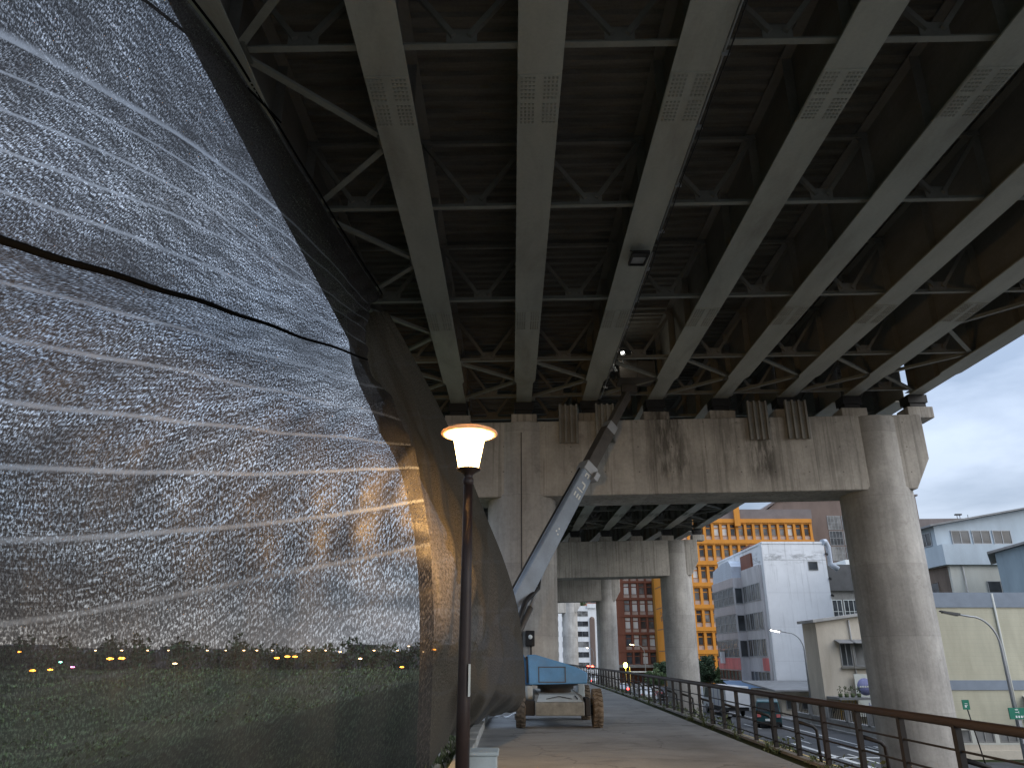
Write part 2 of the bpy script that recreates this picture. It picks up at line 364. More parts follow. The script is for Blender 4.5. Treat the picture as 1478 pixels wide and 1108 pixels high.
NET_FAR=[
[(-4.49,18.00,10.46),(-4.35,18.00,10.46),(-4.21,18.00,10.46),(-4.07,18.00,10.46),(-3.93,18.00,10.46),(-3.79,18.00,10.46),(-3.65,18.00,10.46),(-3.51,18.00,10.46),(-3.36,18.00,10.46)],
[(-3.87,16.50,8.34),(-3.68,16.67,8.41),(-3.52,16.92,8.50),(-3.36,17.22,8.62),(-3.22,17.57,8.76),(-3.08,17.97,8.93),(-2.95,18.42,9.11),(-2.83,18.92,9.31),(-2.72,19.50,9.54)],
[(-2.88,14.60,6.40),(-2.65,14.69,6.43),(-2.48,15.03,6.54),(-2.35,15.53,6.70),(-2.25,16.20,6.92),(-2.17,17.05,7.19),(-2.11,18.08,7.52),(-2.06,19.27,7.91),(-2.03,20.70,8.37)],
[(-2.01,12.60,4.86),(-1.76,12.41,4.82),(-1.60,12.67,4.88),(-1.49,13.23,5.02),(-1.42,14.09,5.24),(-1.38,15.28,5.54),(-1.35,16.77,5.91),(-1.34,18.56,6.36),(-1.35,20.80,6.92)],
[(-1.58,11.40,3.79),(-1.32,11.23,3.76),(-1.16,11.55,3.82),(-1.04,12.20,3.94),(-0.96,13.20,4.12),(-0.90,14.55,4.37),(-0.85,16.25,4.68),(-0.81,18.28,5.05),(-0.77,20.80,5.51)],
[(-1.38,10.90,2.99),(-1.10,10.76,2.98),(-0.91,11.10,3.02),(-0.76,11.78,3.10),(-0.65,12.80,3.22),(-0.54,14.18,3.38),(-0.44,15.90,3.59),(-0.33,17.96,3.83),(-0.21,20.50,4.13)],
[(-1.29,10.70,2.31),(-0.99,10.68,2.31),(-0.78,11.10,2.33),(-0.61,11.81,2.37),(-0.47,12.84,2.43),(-0.32,14.19,2.50),(-0.18,15.85,2.60),(-0.02,17.80,2.71),(0.16,20.20,2.85)],
[(-1.26,10.70,1.67),(-0.98,10.92,1.67),(-0.77,11.49,1.67),(-0.58,12.28,1.67),(-0.42,13.32,1.67),(-0.25,14.61,1.66),(-0.08,16.14,1.66),(0.10,17.90,1.65),(0.30,20.00,1.65)],
[(-1.28,10.90,1.23),(-1.03,11.47,1.20),(-0.82,12.25,1.17),(-0.63,13.15,1.13),(-0.44,14.19,1.09),(-0.26,15.37,1.03),(-0.08,16.70,0.98),(0.12,18.15,0.91),(0.32,19.80,0.84)],
[(-1.39,11.90,0.15),(-1.26,12.41,0.13),(-1.28,15.96,0.13),(-1.19,16.79,0.14),(-1.09,18.89,0.15),(-0.85,20.18,0.17),(-0.48,20.62,0.25),(-0.16,20.64,0.33),(0.12,20.00,0.42)]]
# ------------------------------------------------------------------ special materials
def net_material(name,open_lo,open_hi,base,seamk=1.0):
    m,nt,out=nodes(name); T=NT(nt)
    uv=T.n('ShaderNodeUVMap'); uv.uv_map='metric'
    uv2=T.n('ShaderNodeUVMap'); uv2.uv_map='rows'
    def mp(sx,sy):
        x=T.n('ShaderNodeMapping'); x.inputs['Scale'].default_value=(sx,sy,1); T.l(uv.outputs[0],x.inputs[0]); return x.outputs[0]
    R=T.sep(uv2.outputs[0])[1]
    # seam distance, in rows
    fr=T.math('FRACT',R); sd=T.math('MINIMUM',fr,T.math('SUBTRACT',1.0,fr))
    sp=T.noise(mp(42,19),1,2,.75)
    wob=T.noise(mp(.7,.7),1,2)
    seam=T.math('MULTIPLY',T.ramp(T.math('ADD',sd,T.math('MULTIPLY',T.math('SUBTRACT',sp,.5),.12)),.016,.052,1,0),T.ramp(R,11.5,12.6,1,.12))
    seam=T.math('MULTIPLY',seam,T.ramp(wob,.3,.55,.55*seamk,seamk))
    bandn=T.ramp(T.noise(mp(.35,.9),1,4,.6),.32,.68,0,1)         # broad density drift
    sp2=T.noise(mp(75,26),1,2,.6)
    thr=T.noise(mp(2.5,42),1,2,.5)                                # pulled weft threads
    grain=T.math('ADD',T.math('MULTIPLY',sp,.55),T.math('ADD',T.math('MULTIPLY',sp2,.30),T.math('MULTIPLY',thr,.16)))
    g=T.ramp(grain,.485,.625,0,1)
    g=T.math('POWER',g,1.3)
    patch=T.noise(mp(.8,4.2),1,6,.7,.3)
    g=T.math('MULTIPLY',g,T.math('MULTIPLY',T.ramp(bandn,0,1,.42,1.42),T.ramp(patch,.34,.64,.35,1.4)))
    U=T.sep(uv.outputs[0])
    g=T.math('MULTIPLY',g,T.math('MULTIPLY',T.ramp(U[0],0,7,1.3,.85),T.ramp(R,.8,4.2,.5,1)))
    wv=T.math('SINE',T.math('MULTIPLY',T.math('ADD',U[1],T.math('MULTIPLY',wob,.05)),2*pi*15))
    g=T.math('MULTIPLY',g,T.ramp(wv,-1,1,.68,1.2))
    lo=T.math('ADD',T.ramp(R,11.8,13.6,0,.22*seamk),open_lo)
    op=T.math('ADD',lo,T.math('MULTIPLY',g,open_hi-open_lo))
    op=T.math('ADD',T.math('MULTIPLY',op,T.math('SUBTRACT',1.0,seam)),T.math('MULTIPLY',seam,T.math('ADD',.17,T.math('MULTIPLY',g,.3))))
    op=T.math('MINIMUM',op,.9)
    col=T.mixc(T.ramp(grain,.40,.62,0,1),tuple(c*.45 for c in base),tuple(c*1.5 for c in base))
    col=T.mixc(T.math('MULTIPLY',seam,.9),col,(.20,.205,.22))
    h=T.math('ADD',T.math('MULTIPLY',grain,.5),T.math('MULTIPLY',T.noise(mp(5.5,.55),1,3,.5,.6),1.2))
    nrm=T.bump(h,.4,.06)
    d=T.n('ShaderNodeBsdfDiffuse'); T.l(col,d.inputs[0]); T.l(nrm,d.inputs['Normal'])
    t=T.n('ShaderNodeBsdfTranslucent'); T.l(col,t.inputs[0]); T.l(nrm,t.inputs['Normal'])
    gl=T.n('ShaderNodeBsdfGlossy'); gl.inputs['Roughness'].default_value=.48; gl.inputs['Color'].default_value=(.35,.34,.33,1); T.l(nrm,gl.inputs['Normal'])
    a=T.n('ShaderNodeMixShader'); a.inputs[0].default_value=.42; T.l(d.outputs[0],a.inputs[1]); T.l(t.outputs[0],a.inputs[2])
    b=T.n('ShaderNodeMixShader'); b.inputs[0].default_value=.03; T.l(a.outputs[0],b.inputs[1]); T.l(gl.outputs[0],b.inputs[2])
    tr=T.n('ShaderNodeBsdfTransparent')
    c=T.n('ShaderNodeMixShader'); T.l(op,c.inputs[0]); T.l(b.outputs[0],c.inputs[1]); T.l(tr.outputs[0],c.inputs[2])
    T.l(c.outputs[0],out.inputs[0]); return m
M['net']=net_material('shade_net_open',.025,1.0,(.052,.047,.045))
M['net2']=net_material('shade_net_double',.04,.16,(.108,.092,.072),.1)

def path_material():
    m,nt,out=nodes('worn_path_asphalt'); T=NT(nt); g=T.pos()
    c=T.mixc(1.0,(.315,.325,.33),T.ramp(T.noise(g,.45,6,.65,.5),.3,.7,.72,1.2),'MULTIPLY')
    c=T.mixc(1.0,c,T.ramp(T.noise(g,70,3,.6),.3,.7,.75,1.25),'MULTIPLY')
    c=T.mixc(T.ramp(T.noise(T.pos((.5,1.6,1)),.8,5,.7,1.2),.56,.68,0,.55),c,(.07,.068,.066))
    v=T.n('ShaderNodeTexVoronoi',feature='DISTANCE_TO_EDGE'); v.inputs['Scale'].default_value=.32
    wp=T.n('ShaderNodeMapping'); T.l(g,wp.inputs[0])
    nz=T.n('ShaderNodeTexNoise'); nz.inputs['Scale'].default_value=1.4; nz.inputs['Detail'].default_value=4; T.l(g,nz.inputs['Vector'])
    mx=T.n('ShaderNodeVectorMath',operation='ADD'); T.l(g,mx.inputs[0]); T.l(nz.outputs['Color'],mx.inputs[1]); T.l(mx.outputs[0],v.inputs['Vector'])
    c=T.mixc(T.ramp(v.outputs['Distance'],.003,.008,.4,0),c,(.06,.058,.055))
    T.princ(out,c,T.ramp(T.noise(g,1.1,4,.6),.35,.65,.6,.9),0,T.bump(T.noise(g,90,3,.6),.35,.01),.35); return m
M['path']=path_material()
def ground_material():
    m,nt,out=nodes('grassland'); T=NT(nt); g=T.pos()
    c=T.mixc(T.ramp(T.noise(g,.045,6,.65,.5),.35,.65,0,1),(.030,.042,.017),(.05,.058,.028))
    c=T.mixc(T.ramp(T.noise(g,.011,5,.65,.8),.52,.66,0,.75),c,(.075,.07,.055))
    c=T.mixc(1.0,c,T.ramp(T.noise(g,6,4,.7),.3,.7,.6,1.4),'MULTIPLY')
    T.princ(out,c,.95,0,T.bump(T.noise(g,9,4,.7),.6,.1),.1); return m
M['ground']=ground_material()

# ------------------------------------------------------------------ setting
gx=[(-3200,-5.2),(-420,-5.2),(-60,-5.0),(-24,-4.8),(-9,-.5),(-7,-.12),(-1.3,-.03),(5.35,-.03),(5.7,-.12),(9.2,-3.02),(60,-3.02),(400,-3.0),(3200,8)]
gy=[-120,-40,0,20,40,60,90,130,200,320,600,1200,3400]
b=MB()
for y in gy:
    for (x,z) in gx: b.v.append(V((x,y,z)))
n=len(gx)
for j in range(len(gy)-1):
    for i in range(n-1): b.face([j*n+i,j*n+i+1,(j+1)*n+i+1,(j+1)*n+i])
g=b.build('ground',M['ground']); tag(g,kind='structure')

def xr(y):                                     # right edge of the path / railing line
    return 4.72 if y<14 else (4.72+.35*min(1,(y-14)/20.) if y<50 else 5.07)
b=MB(); ys=[-30,-10]+[i*2. for i in range(0,60)]+[140,200]
for i,y in enumerate(ys):
    b.v+= [V((-.70,y,.0)),V((2,y,.004)),V((xr(y)+.08,y,.0))]
for i in range(len(ys)-1):
    for k in (0,1): b.face([i*3+k,i*3+k+1,i*3+4+k,i*3+3+k])
tag(b.build('path',M['path']),kind='structure')
# kerb wall with stone top along the river side
b=MB()
y=-4.
while y<60:
    L=random.uniform(.9,1.3); w=random.uniform(-.02,.02); h=random.uniform(.16,.2)
    b.box(-.93+w,-.70+w*.3,y,y+L-.025,-.05,h); y+=L
tag(b.build('kerb',M['kerbst'],bevel=.012),kind='structure')
# road beside the viaduct
b=MB(); b.box(9.3,21.6,-60,420,-3.2,-3.0)
tag(b.build('road',M['asphalt']),kind='structure')
b=MB(); b.box(21.6,24.3,41.5,420,-3.2,-2.87)
tag(b.build('pavement',M['pave'],bevel=.02),kind='structure')
b=MB(); b.box(21.6,80,-60,39.0,-3.2,-3.004)
tag(b.build('side_road',M['asphalt']),kind='structure')
b=MB(); zz=-2.996
for x in (14.55,14.85): b.quad((x,-20,zz),(x+.12,-20,zz),(x+.12,300,zz),(x,300,zz))
tag(b.build('road_marking_yellow',M['lineyellow']),kind='structure')
b=MB()
y=2.
while y<220:
    b.quad((17.2,y,zz),(17.34,y,zz),(17.34,y+4,zz),(17.2,y+4,zz))
    b.quad((11.9,y+2,zz),(12.02,y+2,zz),(12.02,y+6,zz),(11.9,y+6,zz)); y+=9
b.quad((19.6,-20,zz),(19.75,-20,zz),(19.75,300,zz),(19.6,300,zz))
b.quad((16.1,36,zz),(16.4,36,zz),(16.4,47,zz),(16.1,47,zz))
for k in range(6): b.quad((18.1+k*.5,42.5,zz),(18.35+k*.5,42.5,zz),(18.35+k*.5,45.4,zz),(18.1+k*.5,45.4,zz))
b.quad((15.2,40.4,zz),(21.2,40.4,zz),(21.2,40.8,zz),(15.2,40.8,zz))
tag(b.build('road_marking_white',M['linewhite']),kind='structure')

# ------------------------------------------------------------------ viaduct spans
GX=[-4.51+2.48*k for k in range(9)]
SLOPE=.02; SP=33.4
def span(root,full=True):
    sh=lambda x:SLOPE*x
    def shear(b):
        for p in b.v: p.z+=SLOPE*p.x
        return b
    y1=-.15; y0=-SP+.15
    splices=[-7.9,-16.8,-25.6]
    for gi,x in enumerate(GX):
        b=MB()
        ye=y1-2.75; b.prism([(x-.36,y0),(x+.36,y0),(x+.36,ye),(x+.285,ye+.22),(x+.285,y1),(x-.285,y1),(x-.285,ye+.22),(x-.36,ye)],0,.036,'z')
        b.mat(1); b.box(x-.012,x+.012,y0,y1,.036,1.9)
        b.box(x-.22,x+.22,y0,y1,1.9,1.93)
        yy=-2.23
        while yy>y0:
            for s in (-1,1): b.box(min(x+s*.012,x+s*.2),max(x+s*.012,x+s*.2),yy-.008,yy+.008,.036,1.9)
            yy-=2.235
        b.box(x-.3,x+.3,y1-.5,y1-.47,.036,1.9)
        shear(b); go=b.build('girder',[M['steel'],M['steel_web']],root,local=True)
        for sy in splices:
            b=MB(); b.box(x-.345,x+.345,sy-.62,sy+.62,-.016,-.001)
            b.mat(1)
            for bx in (-1,1):
                for i in range(4):
                    for j in range(12):
                        px=x+bx*(.09+i*.066); py=sy-.55+j*.092+(.06 if j>5 else -.0)
                        b.box(px-.017,px+.017,py-.017,py+.017,-.034,-.015)
            shear(b); b.build('splice_plate',[M['steel'],M['bolt']],go,local=True)
    # cross frames
    ks=range(0,8) if full else (0,)
    for k in ks:
        y=-.75-4.47*k if k else -.75
        if k: y=-4.47*k
        for i in range(8):
            xa,xb=GX[i],GX[i+1]; xm=(xa+xb)/2
            b=MB()
            b.box(xa+.02,xb-.02,y-.06,y+.06,.13,.145); b.box(xa+.02,xb-.02,y+.045,y+.06,.145,.27)
            b.mat(1)
            b.box(xm-.24,xm+.24,y-.012,y-.0,.15,.46)
            b.bar((xm-.12,y-.03,.30),(xa+.12,y-.03,1.72),.09,.09); b.bar((xm+.12,y-.03,.30),(xb-.12,y-.03,1.72),.09,.09)
            b.box(xa+.02,xb-.02,y-.05,y+.05,1.74,1.82)
            for xx,s in ((xa,1),(xb,-1)): b.prism([(xx+s*.02,1.5),(xx+s*.35,1.78),(xx+s*.02,1.78)],y-.010,y-.002)
            shear(b); b.build('cross_frame',[M['brace'],M['steel_web']],root,local=True)
    # bottom laterals
    def lat(xa,ya,xb,yb):
        b=MB(); b.bar((xa,ya,.085),(xb,yb,.085),.13,.012); b.bar((xa,ya,.14),(xb,yb,.14),.012,.1)
        for (px,py) in ((xa,ya),(xb,yb)): b.box(px-.22,px+.22,py-.22,py+.22,.066,.078)
        shear(b); b.build('lateral_brace',M['brace'],root,local=True)
    if full:
        for k in range(7):
            yf=-4.47*k if k else -.75; yn=-4.47*(k+1); ym=(yf+yn)/2
            for (xe,xi) in ((GX[0]+.2,GX[1]-.2),(GX[8]-.2,GX[7]+.2)):
                lat(xe,yf,xi,ym); lat(xe,yn,xi,ym)
            if k==0:
                for i in range(1,7):
                    lat(GX[i]+.2,yf,GX[i+1]-.2,ym); lat(GX[i]+.2,yn,GX[i+1]-.2,ym)
    # corrugated deck form and slab
    b=MB(); yy=y0; xa,xb=GX[0]-.1,GX[8]+.1; p=.36
    prof=[]
    while yy<y1-p:
        prof+=[(yy,1.97),(yy+.14,1.97),(yy+.18,2.05),(yy+.32,2.05)]; yy+=p
    prof.append((y1,1.97))
    for (py,pz) in prof: b.v+=[V((xa,py,pz)),V((xb,py,pz))]
    for i in range(len(prof)-1): b.face([2*i,2*i+1,2*i+3,2*i+2])
    shear(b); b.build('deck_form',M['deckform'],root,local=True,recalc=False)
    b=MB(); b.box(GX[0]-1.0,GX[8]+1.0,y0-.12,y1+.12,2.06,2.34)
    for x in (GX[0]-1.0,GX[8]+.72): b.box(x,x+.28,y0-.12,y1+.12,2.34,3.3)
    shear(b); b.build('deck_slab',M['conc'],root,local=True)
spans=[('near span of the steel girder viaduct, overhead from the photographer to the first pier',True),
       ('second span of the viaduct, seen below the first pier cap',True),
       ('third and farthest span of the viaduct, beyond the second pier',False)]
CURVE=[(0,0),(0,0),(-.35,0),(-1.9,0),(-3.9,0)]
PY=26.8
for k,(lab,full) in enumerate(spans):
    r=thing('viaduct_span',lab,'bridge span',(0,PY+SP*k,10.7+.37*k),'steel spans of the viaduct')
    span(r,full)
    r.location.x=(0,-.35,-1.9)[k]
    r.rotation_euler=(.011,0,(0,.0105,.046)[k])

# ------------------------------------------------------------------ piers
def pier(k,xo,yc,zo,label):
    r=thing('viaduct_pier',label,'bridge pier',(7+xo,yc,-3.0),'concrete piers of the viaduct')
    def sl(x): return SLOPE*(x-xo)
    for xc,zb in ((.36,-1.2),(13.4,-4.2)):
        b=MB(); prof=[(1.24,zb)]
        prof+=[(1.24,7.05+zo+.02*xc),(1.2,7.12+zo+.02*xc),(1.2,9.72+zo+.02*xc)]
        b.lathe((xc+xo,yc,0),prof,48); b.build('column',M['conc_col'],r)
    b=MB(); z0=7.0+zo; z1=9.78+zo
    poly=[(-2.8,z0-.056),(-3.2,z0+.6),(-3.2,z1-.5),(-4.9,z1-.33),(-4.9,z1-.10),(15.07,z1+.30),(15.07,z0+1.1+.3),(14.45,z0+.29)]
    poly=[(x+xo,z) for x,z in poly]
    b.prism(poly,yc-1.01,yc+1.01,'y'); b.build('pier_cap',M['conc'],r,bevel=.04)
    for x in GX:
        zt=z1+.02*x; zz_=10.7+.37*(k)+.02*x
        b=MB(); b.box(x+xo-.48,x+xo+.48,yc-.62,yc+.2,zt-.02,zt+.42)
        b.build('pedestal',M['conc'],r,bevel=.02)
        b=MB(); b.box(x+xo-.30,x+xo+.30,yc-.52,yc-.02,zt+.42,zt+.60); b.box(x+xo-.36,x+xo+.36,yc-.58,yc+.06,zt+.60,zz_-.015)
        b.build('bearing',M['black'],r)
    return r
p1=pier(0,0,PY,0,'nearest concrete pier, its stained cap beam right above the boom lift and two round columns')
pier(1,-.35,PY+SP,.37,'second concrete pier, seen below the stained cap of the nearest one')
pier(2,-1.9,PY+2*SP,.75,'third concrete pier, between the red brown tiled block and the second pier')
pier(3,-3.9,PY+3*SP-.6,1.12,'farthest concrete pier, in front of the distant white apartments')
# ribbed panels hanging on the near cap
for (xa,w) in ((1.72,.68),(3.06,.68),(8.65,.72),(10.05,.78)):
    b=MB(); z1=10.35+.02*xa; z0=8.92+.02*xa; yf=PY-1.01
    b.box(xa,xa+w,yf-.10,yf-.04,z0,z1)
    n_=4
    for i in range(n_):
        x=xa+(w-.07)*i/(n_-1); b.box(x,x+.07,yf-.19,yf-.098,z0-.03,z1+.02)
    o=b.build('ribbed_panel',M['steel_web'],p1)

# ------------------------------------------------------------------ net curtains
def cr(p0,p1,p2,p3,t):
    m1=(p2-p0)*.5; m2=(p3-p1)*.5; L=(p2-p1).length*1.1
    if m1.length>L: m1=m1*(L/m1.length)
    if m2.length>L: m2=m2*(L/m2.length)
    t2=t*t; t3=t2*t
    return p1*(2*t3-3*t2+1)+m1*(t3-2*t2+t)+p2*(-2*t3+3*t2)+m2*(t3-t2)
def surf(tab,sub_r,sub_c,disp,extend=True):
    G=[[V(p) for p in r] for r in tab]
    if extend:
        for r in G: r.append(r[-1]+(r[-1]-r[-2])*2.2)
    nr,nc=len(G),len(G[0])
    def at(i,j): return G[max(0,min(nr-1,i))][max(0,min(nc-1,j))]
    R=(nr-1)*sub_r+1; C=(nc-1)*sub_c+1
    P=[]
    for a in range(R):
        i=min(a//sub_r,nr-2); t=(a-i*sub_r)/sub_r
        row=[]
        cols=[cr(at(i-1,j),at(i,j),at(i+1,j),at(i+2,j),t) for j in range(nc)]
        cc=lambda j: cols[max(0,min(nc-1,j))]
        for c in range(C):
            j=min(c//sub_c,nc-2); u=(c-j*sub_c)/sub_c
            row.append(cr(cc(j-1),cc(j),cc(j+1),cc(j+2),u))
        P.append(row)
    # metric uv
    us=[[0.]*C for _ in range(R)]; vs=[[0.]*C for _ in range(R)]
    for a in range(R):
        for c in range(1,C): us[a][c]=us[a][c-1]+(P[a][c]-P[a][c-1]).length
    mid=C//3
    acc=0
    for a in range(R):
        if a: acc+=(P[a][mid]-P[a-1][mid]).length
        for c in range(C): vs[a][c]=(vs[a-1][c]+(P[a][c]-P[a-1][c]).length) if a else 0.
    Q=[r[:] for r in P]
    for a in range(R):
        for c in range(C):
            du=P[a][min(c+1,C-1)]-P[a][max(c-1,0)]; dv=P[min(a+1,R-1)][c]-P[max(a-1,0)][c]
            nn=du.cross(dv)
            if nn.length>1e-9: nn.normalize()
            Q[a][c]=P[a][c]+nn*disp(us[a][c],vs[a][c],a/sub_r,c/sub_c)
    return Q,us,vs
def net_object(name,tab,sub_r,sub_c,disp,m,extend=True):
    Q,us,vs=surf(tab,sub_r,sub_c,disp,extend)
    R,C=len(Q),len(Q[0])
    me=bpy.data.meshes.new(name)
    me.from_pydata([tuple(p) for r in Q for p in r],[],[(a*C+c,a*C+c+1,(a+1)*C+c+1,(a+1)*C+c) for a in range(R-1) for c in range(C-1)])
    u1=me.uv_layers.new(name='metric'); u2=me.uv_layers.new(name='rows')
    for L in me.loops:
        a,c=divmod(L.vertex_index,C)
        u1.data[L.index].uv=(us[a][c],vs[a][c]); u2.data[L.index].uv=(c/sub_c,a/sub_r)
    for p in me.polygons: p.use_smooth=True
    me.materials.append(m)
    o=bpy.data.objects.new(name,me); COL.objects.link(o)
    return o,Q
def w1(u,v,r,c):
    # seams are pulled tight, cloth between them bellies slightly; crow's-feet folds near the lamp-side edge
    k=abs(sin(pi*r)); e=math.exp(-u/2.2)
    return .035*k*(.5+.5*sin(u*1.1+r*1.7))+.018*sin(u*3.1+2.2*sin(v*1.4))+e*.075*sin(u*8.5+1.3*sin(v*2.3))*k+.03*sin(u*.9+v*.7)
near,QN=net_object('shade_net',NET_NEAR,8,16,w1,M['net'])
tag(near,'big grey see-through mesh net with stitched seams, sky and river bank showing through','net','mesh nets hung under the viaduct')
def w2(u,v,r,c):
    return sin(pi*min(1,c/8))*(.10*sin(c*.9+r*1.15)*sin(r*.7)+.05*sin(c*1.9-r*2.6+.6)+.045*sin(c*4.3+r*3.1)+.02*sin(c*9+r*5))
far,QF=net_object('shade_net',NET_FAR,10,14,w2,M['net2'],False)
tag(far,'dense brown mesh net falling in folds between the lit lamp post and the boom lift','net','mesh nets hung under the viaduct')
# black rope slung across the big net, along its seventh seam
row=QN[6*8]; b=MB()
pts=[p+V((.03,-.05,-.02)) for i,p in enumerate(row)][::2]
b.tube(pts,[.022+.04*i/len(pts) for i in range(len(pts))],8)
tag(b.build('rope',M['rope']),'thick black rope slung diagonally across the big see-through net','rope')
# edge cord along the top right hem of the nets
b=MB()
row=QN[0]; pts=[p+V((.05,-.02,.03)) for p in row][::4]
b.tube(pts,.022,6)
tag(b.build('rope',M['rope']),'thin black edge rope holding the top of the net to the outer girder','rope')
b=MB(); b.tube([(-5.25,6.1,9.25),(-5.08,6.7,9.55),(-4.88,7.4,9.88),(-4.68,8.2,10.12),(-4.5,8.9,10.30),(-4.25,9.7,10.38),(-4.02,10.4,10.40)],[.03,.028,.026,.024,.022,.02,.018],7)
tag(b.build('rope',M['rope']),'short black rope crossing the top corner of the net to the outer girder','rope')

# white cord lying on the path
b=MB(); b.tube([(-.97,22.16,.05),(-.90,22.5,.04),(-.83,22.87,.035),(-.70,23.3,.03),(-.56,23.9,.03),(-.45,23.7,.03),(-.35,23.73,.05),(-.25,23.85,.03),(-.16,23.6,.03),(-.05,23.1,.1),(.06,22.6,.2),(.15,21.6,.3)],.022,6)
tag(b.build('cord',M['cord']),'white cord trailing over the path from the net hem to the boom lift wheel','cord')

# ------------------------------------------------------------------ lamp post
LX,LY=-.545,9.0
lp=thing('lamp_post','lit lamp post with glowing amber glass, wide disc top and slim brown pole','lamp post',(LX,LY,0))
b=MB(); b.tube([(LX,LY,-.05),(LX,LY,1.2),(LX,LY,2.4),(LX,LY,3.74)],[.082,.076,.066,.056],18)
b.lathe((LX,LY,0),[(.0,.34),(.15,.34),(.15,.02),(.2,.02),(.2,0)],20); b.build('pole',M['pole'],lp)
b=MB(); b.lathe((LX,LY,0),[(.056,3.70),(.066,3.72),(.066,3.77),(.05,3.79),(.06,3.83),(.10,3.86),(.15,3.885),(.15,3.90),(.10,3.905)],24); b.build('lamp_holder',M['pole'],lp)
def shade_material():
    m,nt,out=nodes('lamp_amber_glass'); T=NT(nt)
    e=T.n('ShaderNodeEmission'); e.inputs[0].default_value=(1,.74,.36,1); e.inputs[1].default_value=10
    t=T.n('ShaderNodeBsdfTransparent'); t.inputs[0].default_value=(1,.85,.6,1)
    x=T.n('ShaderNodeMixShader'); x.inputs[0].default_value=.55; T.l(e.outputs[0],x.inputs[1]); T.l(t.outputs[0],x.inputs[2])
    T.l(x.outputs[0],out.inputs[0]); return m
b=MB(); b.lathe((LX,LY,0),[(.11,3.90),(.125,3.905),(.205,4.32),(.19,4.322)],32)
b.build('lamp_glass',shade_material(),lp)
def disc_material():
    m,nt,out=nodes('lamp_disc_opal'); T=NT(nt)
    d=T.n('ShaderNodeBsdfDiffuse'); d.inputs[0].default_value=(.75,.68,.55,1)
    t=T.n('ShaderNodeBsdfTranslucent'); t.inputs[0].default_value=(.85,.62,.33,1)
    x=T.n('ShaderNodeMixShader'); x.inputs[0].default_value=.32; T.l(d.outputs[0],x.inputs[1]); T.l(t.outputs[0],x.inputs[2])
    T.l(x.outputs[0],out.inputs[0]); return m
b=MB(); b.lathe((LX,LY,0),[(.0,4.43),(.10,4.428),(.27,4.41),(.355,4.375),(.362,4.36),(.355,4.348),(.26,4.332),(.19,4.325),(.0,4.325)],40)
b.build('lamp_disc',disc_material(),lp)
b=MB(); b.box(LX+.052,LX+.075,LY-.085,LY-.045,1.28,1.62); s=b.build('sticker',M['ivory'],lp); s['label']='pale upright sticker'
ld=bpy.data.lights.new('lamp_light','POINT'); ld.energy=900; ld.color=(1,.70,.38); ld.shadow_soft_size=.08
lo=bpy.data.objects.new('lamp_light',ld); COL.objects.link(lo); lo.location=(0,0,4.2); lo.parent=lp

# pale box at the lamp foot, verge stones, grass
b=MB(); b.box(-.56,-.17,9.12,9.55,-.02,.66); b.box(-.58,-.15,9.10,9.57,.66,.70)
tag(b.build('plinth',M['boxpale'],bevel=.012),'pale grey-blue square plinth at the foot of the lit lamp post','plinth')
b=MB()
for i in range(46):
    y=random.uniform(5,20); x=random.uniform(-1.22,-.98); r=random.uniform(.07,.16)
    b.blob((x,y,.03),r,r*1.3,r*.8,8,5,.18)
tag(b.build('verge_rubble',M['rub']),'rubble stones along the verge beneath the net','stones',kind='stuff')
def tuft(b,x,y,z,h,n,spread):
    for _ in range(n):
        a=random.uniform(0,2*pi); l=h*random.uniform(.5,1.1); s=spread*random.uniform(.2,1)
        bx,by=x+random.uniform(-.05,.05),y+random.uniform(-.05,.05); w=random.uniform(.006,.014)
        tx,ty=bx+cos(a)*s,by+sin(a)*s; px,py=-sin(a)*w,cos(a)*w
        b.add([(bx-px,by-py,z),(bx+px,by+py,z),((bx+tx)/2+px,(by+ty)/2+py,z+l*.7),(tx,ty,z+l),((bx+tx)/2-px,(by+ty)/2-py,z+l*.7)],[(0,1,2,4),(4,2,3)])
b=MB()
for i in range(520):
    y=random.uniform(6,30); tuft(b,random.uniform(-1.35,-.9),y,.02,random.uniform(.08,.22),7,.12)
tag(b.build('verge_grass',M['weed'],recalc=False),'short grass on the verge between net and kerb','grass',kind='stuff')
def leafc(b,c,rx,ry,rz,n,s0,s1):
    for _ in range(n):
        while True:
            p=V((random.uniform(-1,1),random.uniform(-1,1),random.uniform(-1,1)))
            if p.length<1: break
        p=V((p.x*rx,p.y*ry,p.z*rz))+V(c); s=random.uniform(s0,s1)
        a=V((random.gauss(0,1),random.gauss(0,1),random.gauss(0,.7))).normalized(); t=a.orthogonal().normalized()
        t=(Matrix.Rotation(random.uniform(0,6.28),3,a)@t); u=a.cross(t)
        b.add([p-t*s,p-u*s*.45,p+t*s,p+u*s*.45],[(0,1,2,3)])
b=MB()
y=7.
while y<45:
    for _ in range(random.randint(1,2)):
        x=xr(y)+random.uniform(.15,.7); h=random.uniform(.04,.13)*(2 if random.random()<.15 else 1)
        leafc(b,(x,y+random.uniform(-.2,.2),h*.6-.02),.2,.22,h,random.randint(10,26),.015,.04)
        tuft(b,x,y,-.02,h*1.6,10,.2)
    y+=random.uniform(.6,1.9)
for _ in range(900):
    y=random.uniform(6,60); x=random.uniform(5.6,9.3); z=-.12-(x-5.7)*.83
    leafc(b,(x,y,z+.1),.35,.35,.2,14,.03,.08)
tag(b.build('weeds',M['weed'],recalc=False),'straggling weeds along the foot of the railing and the bank below','weeds',kind='stuff')

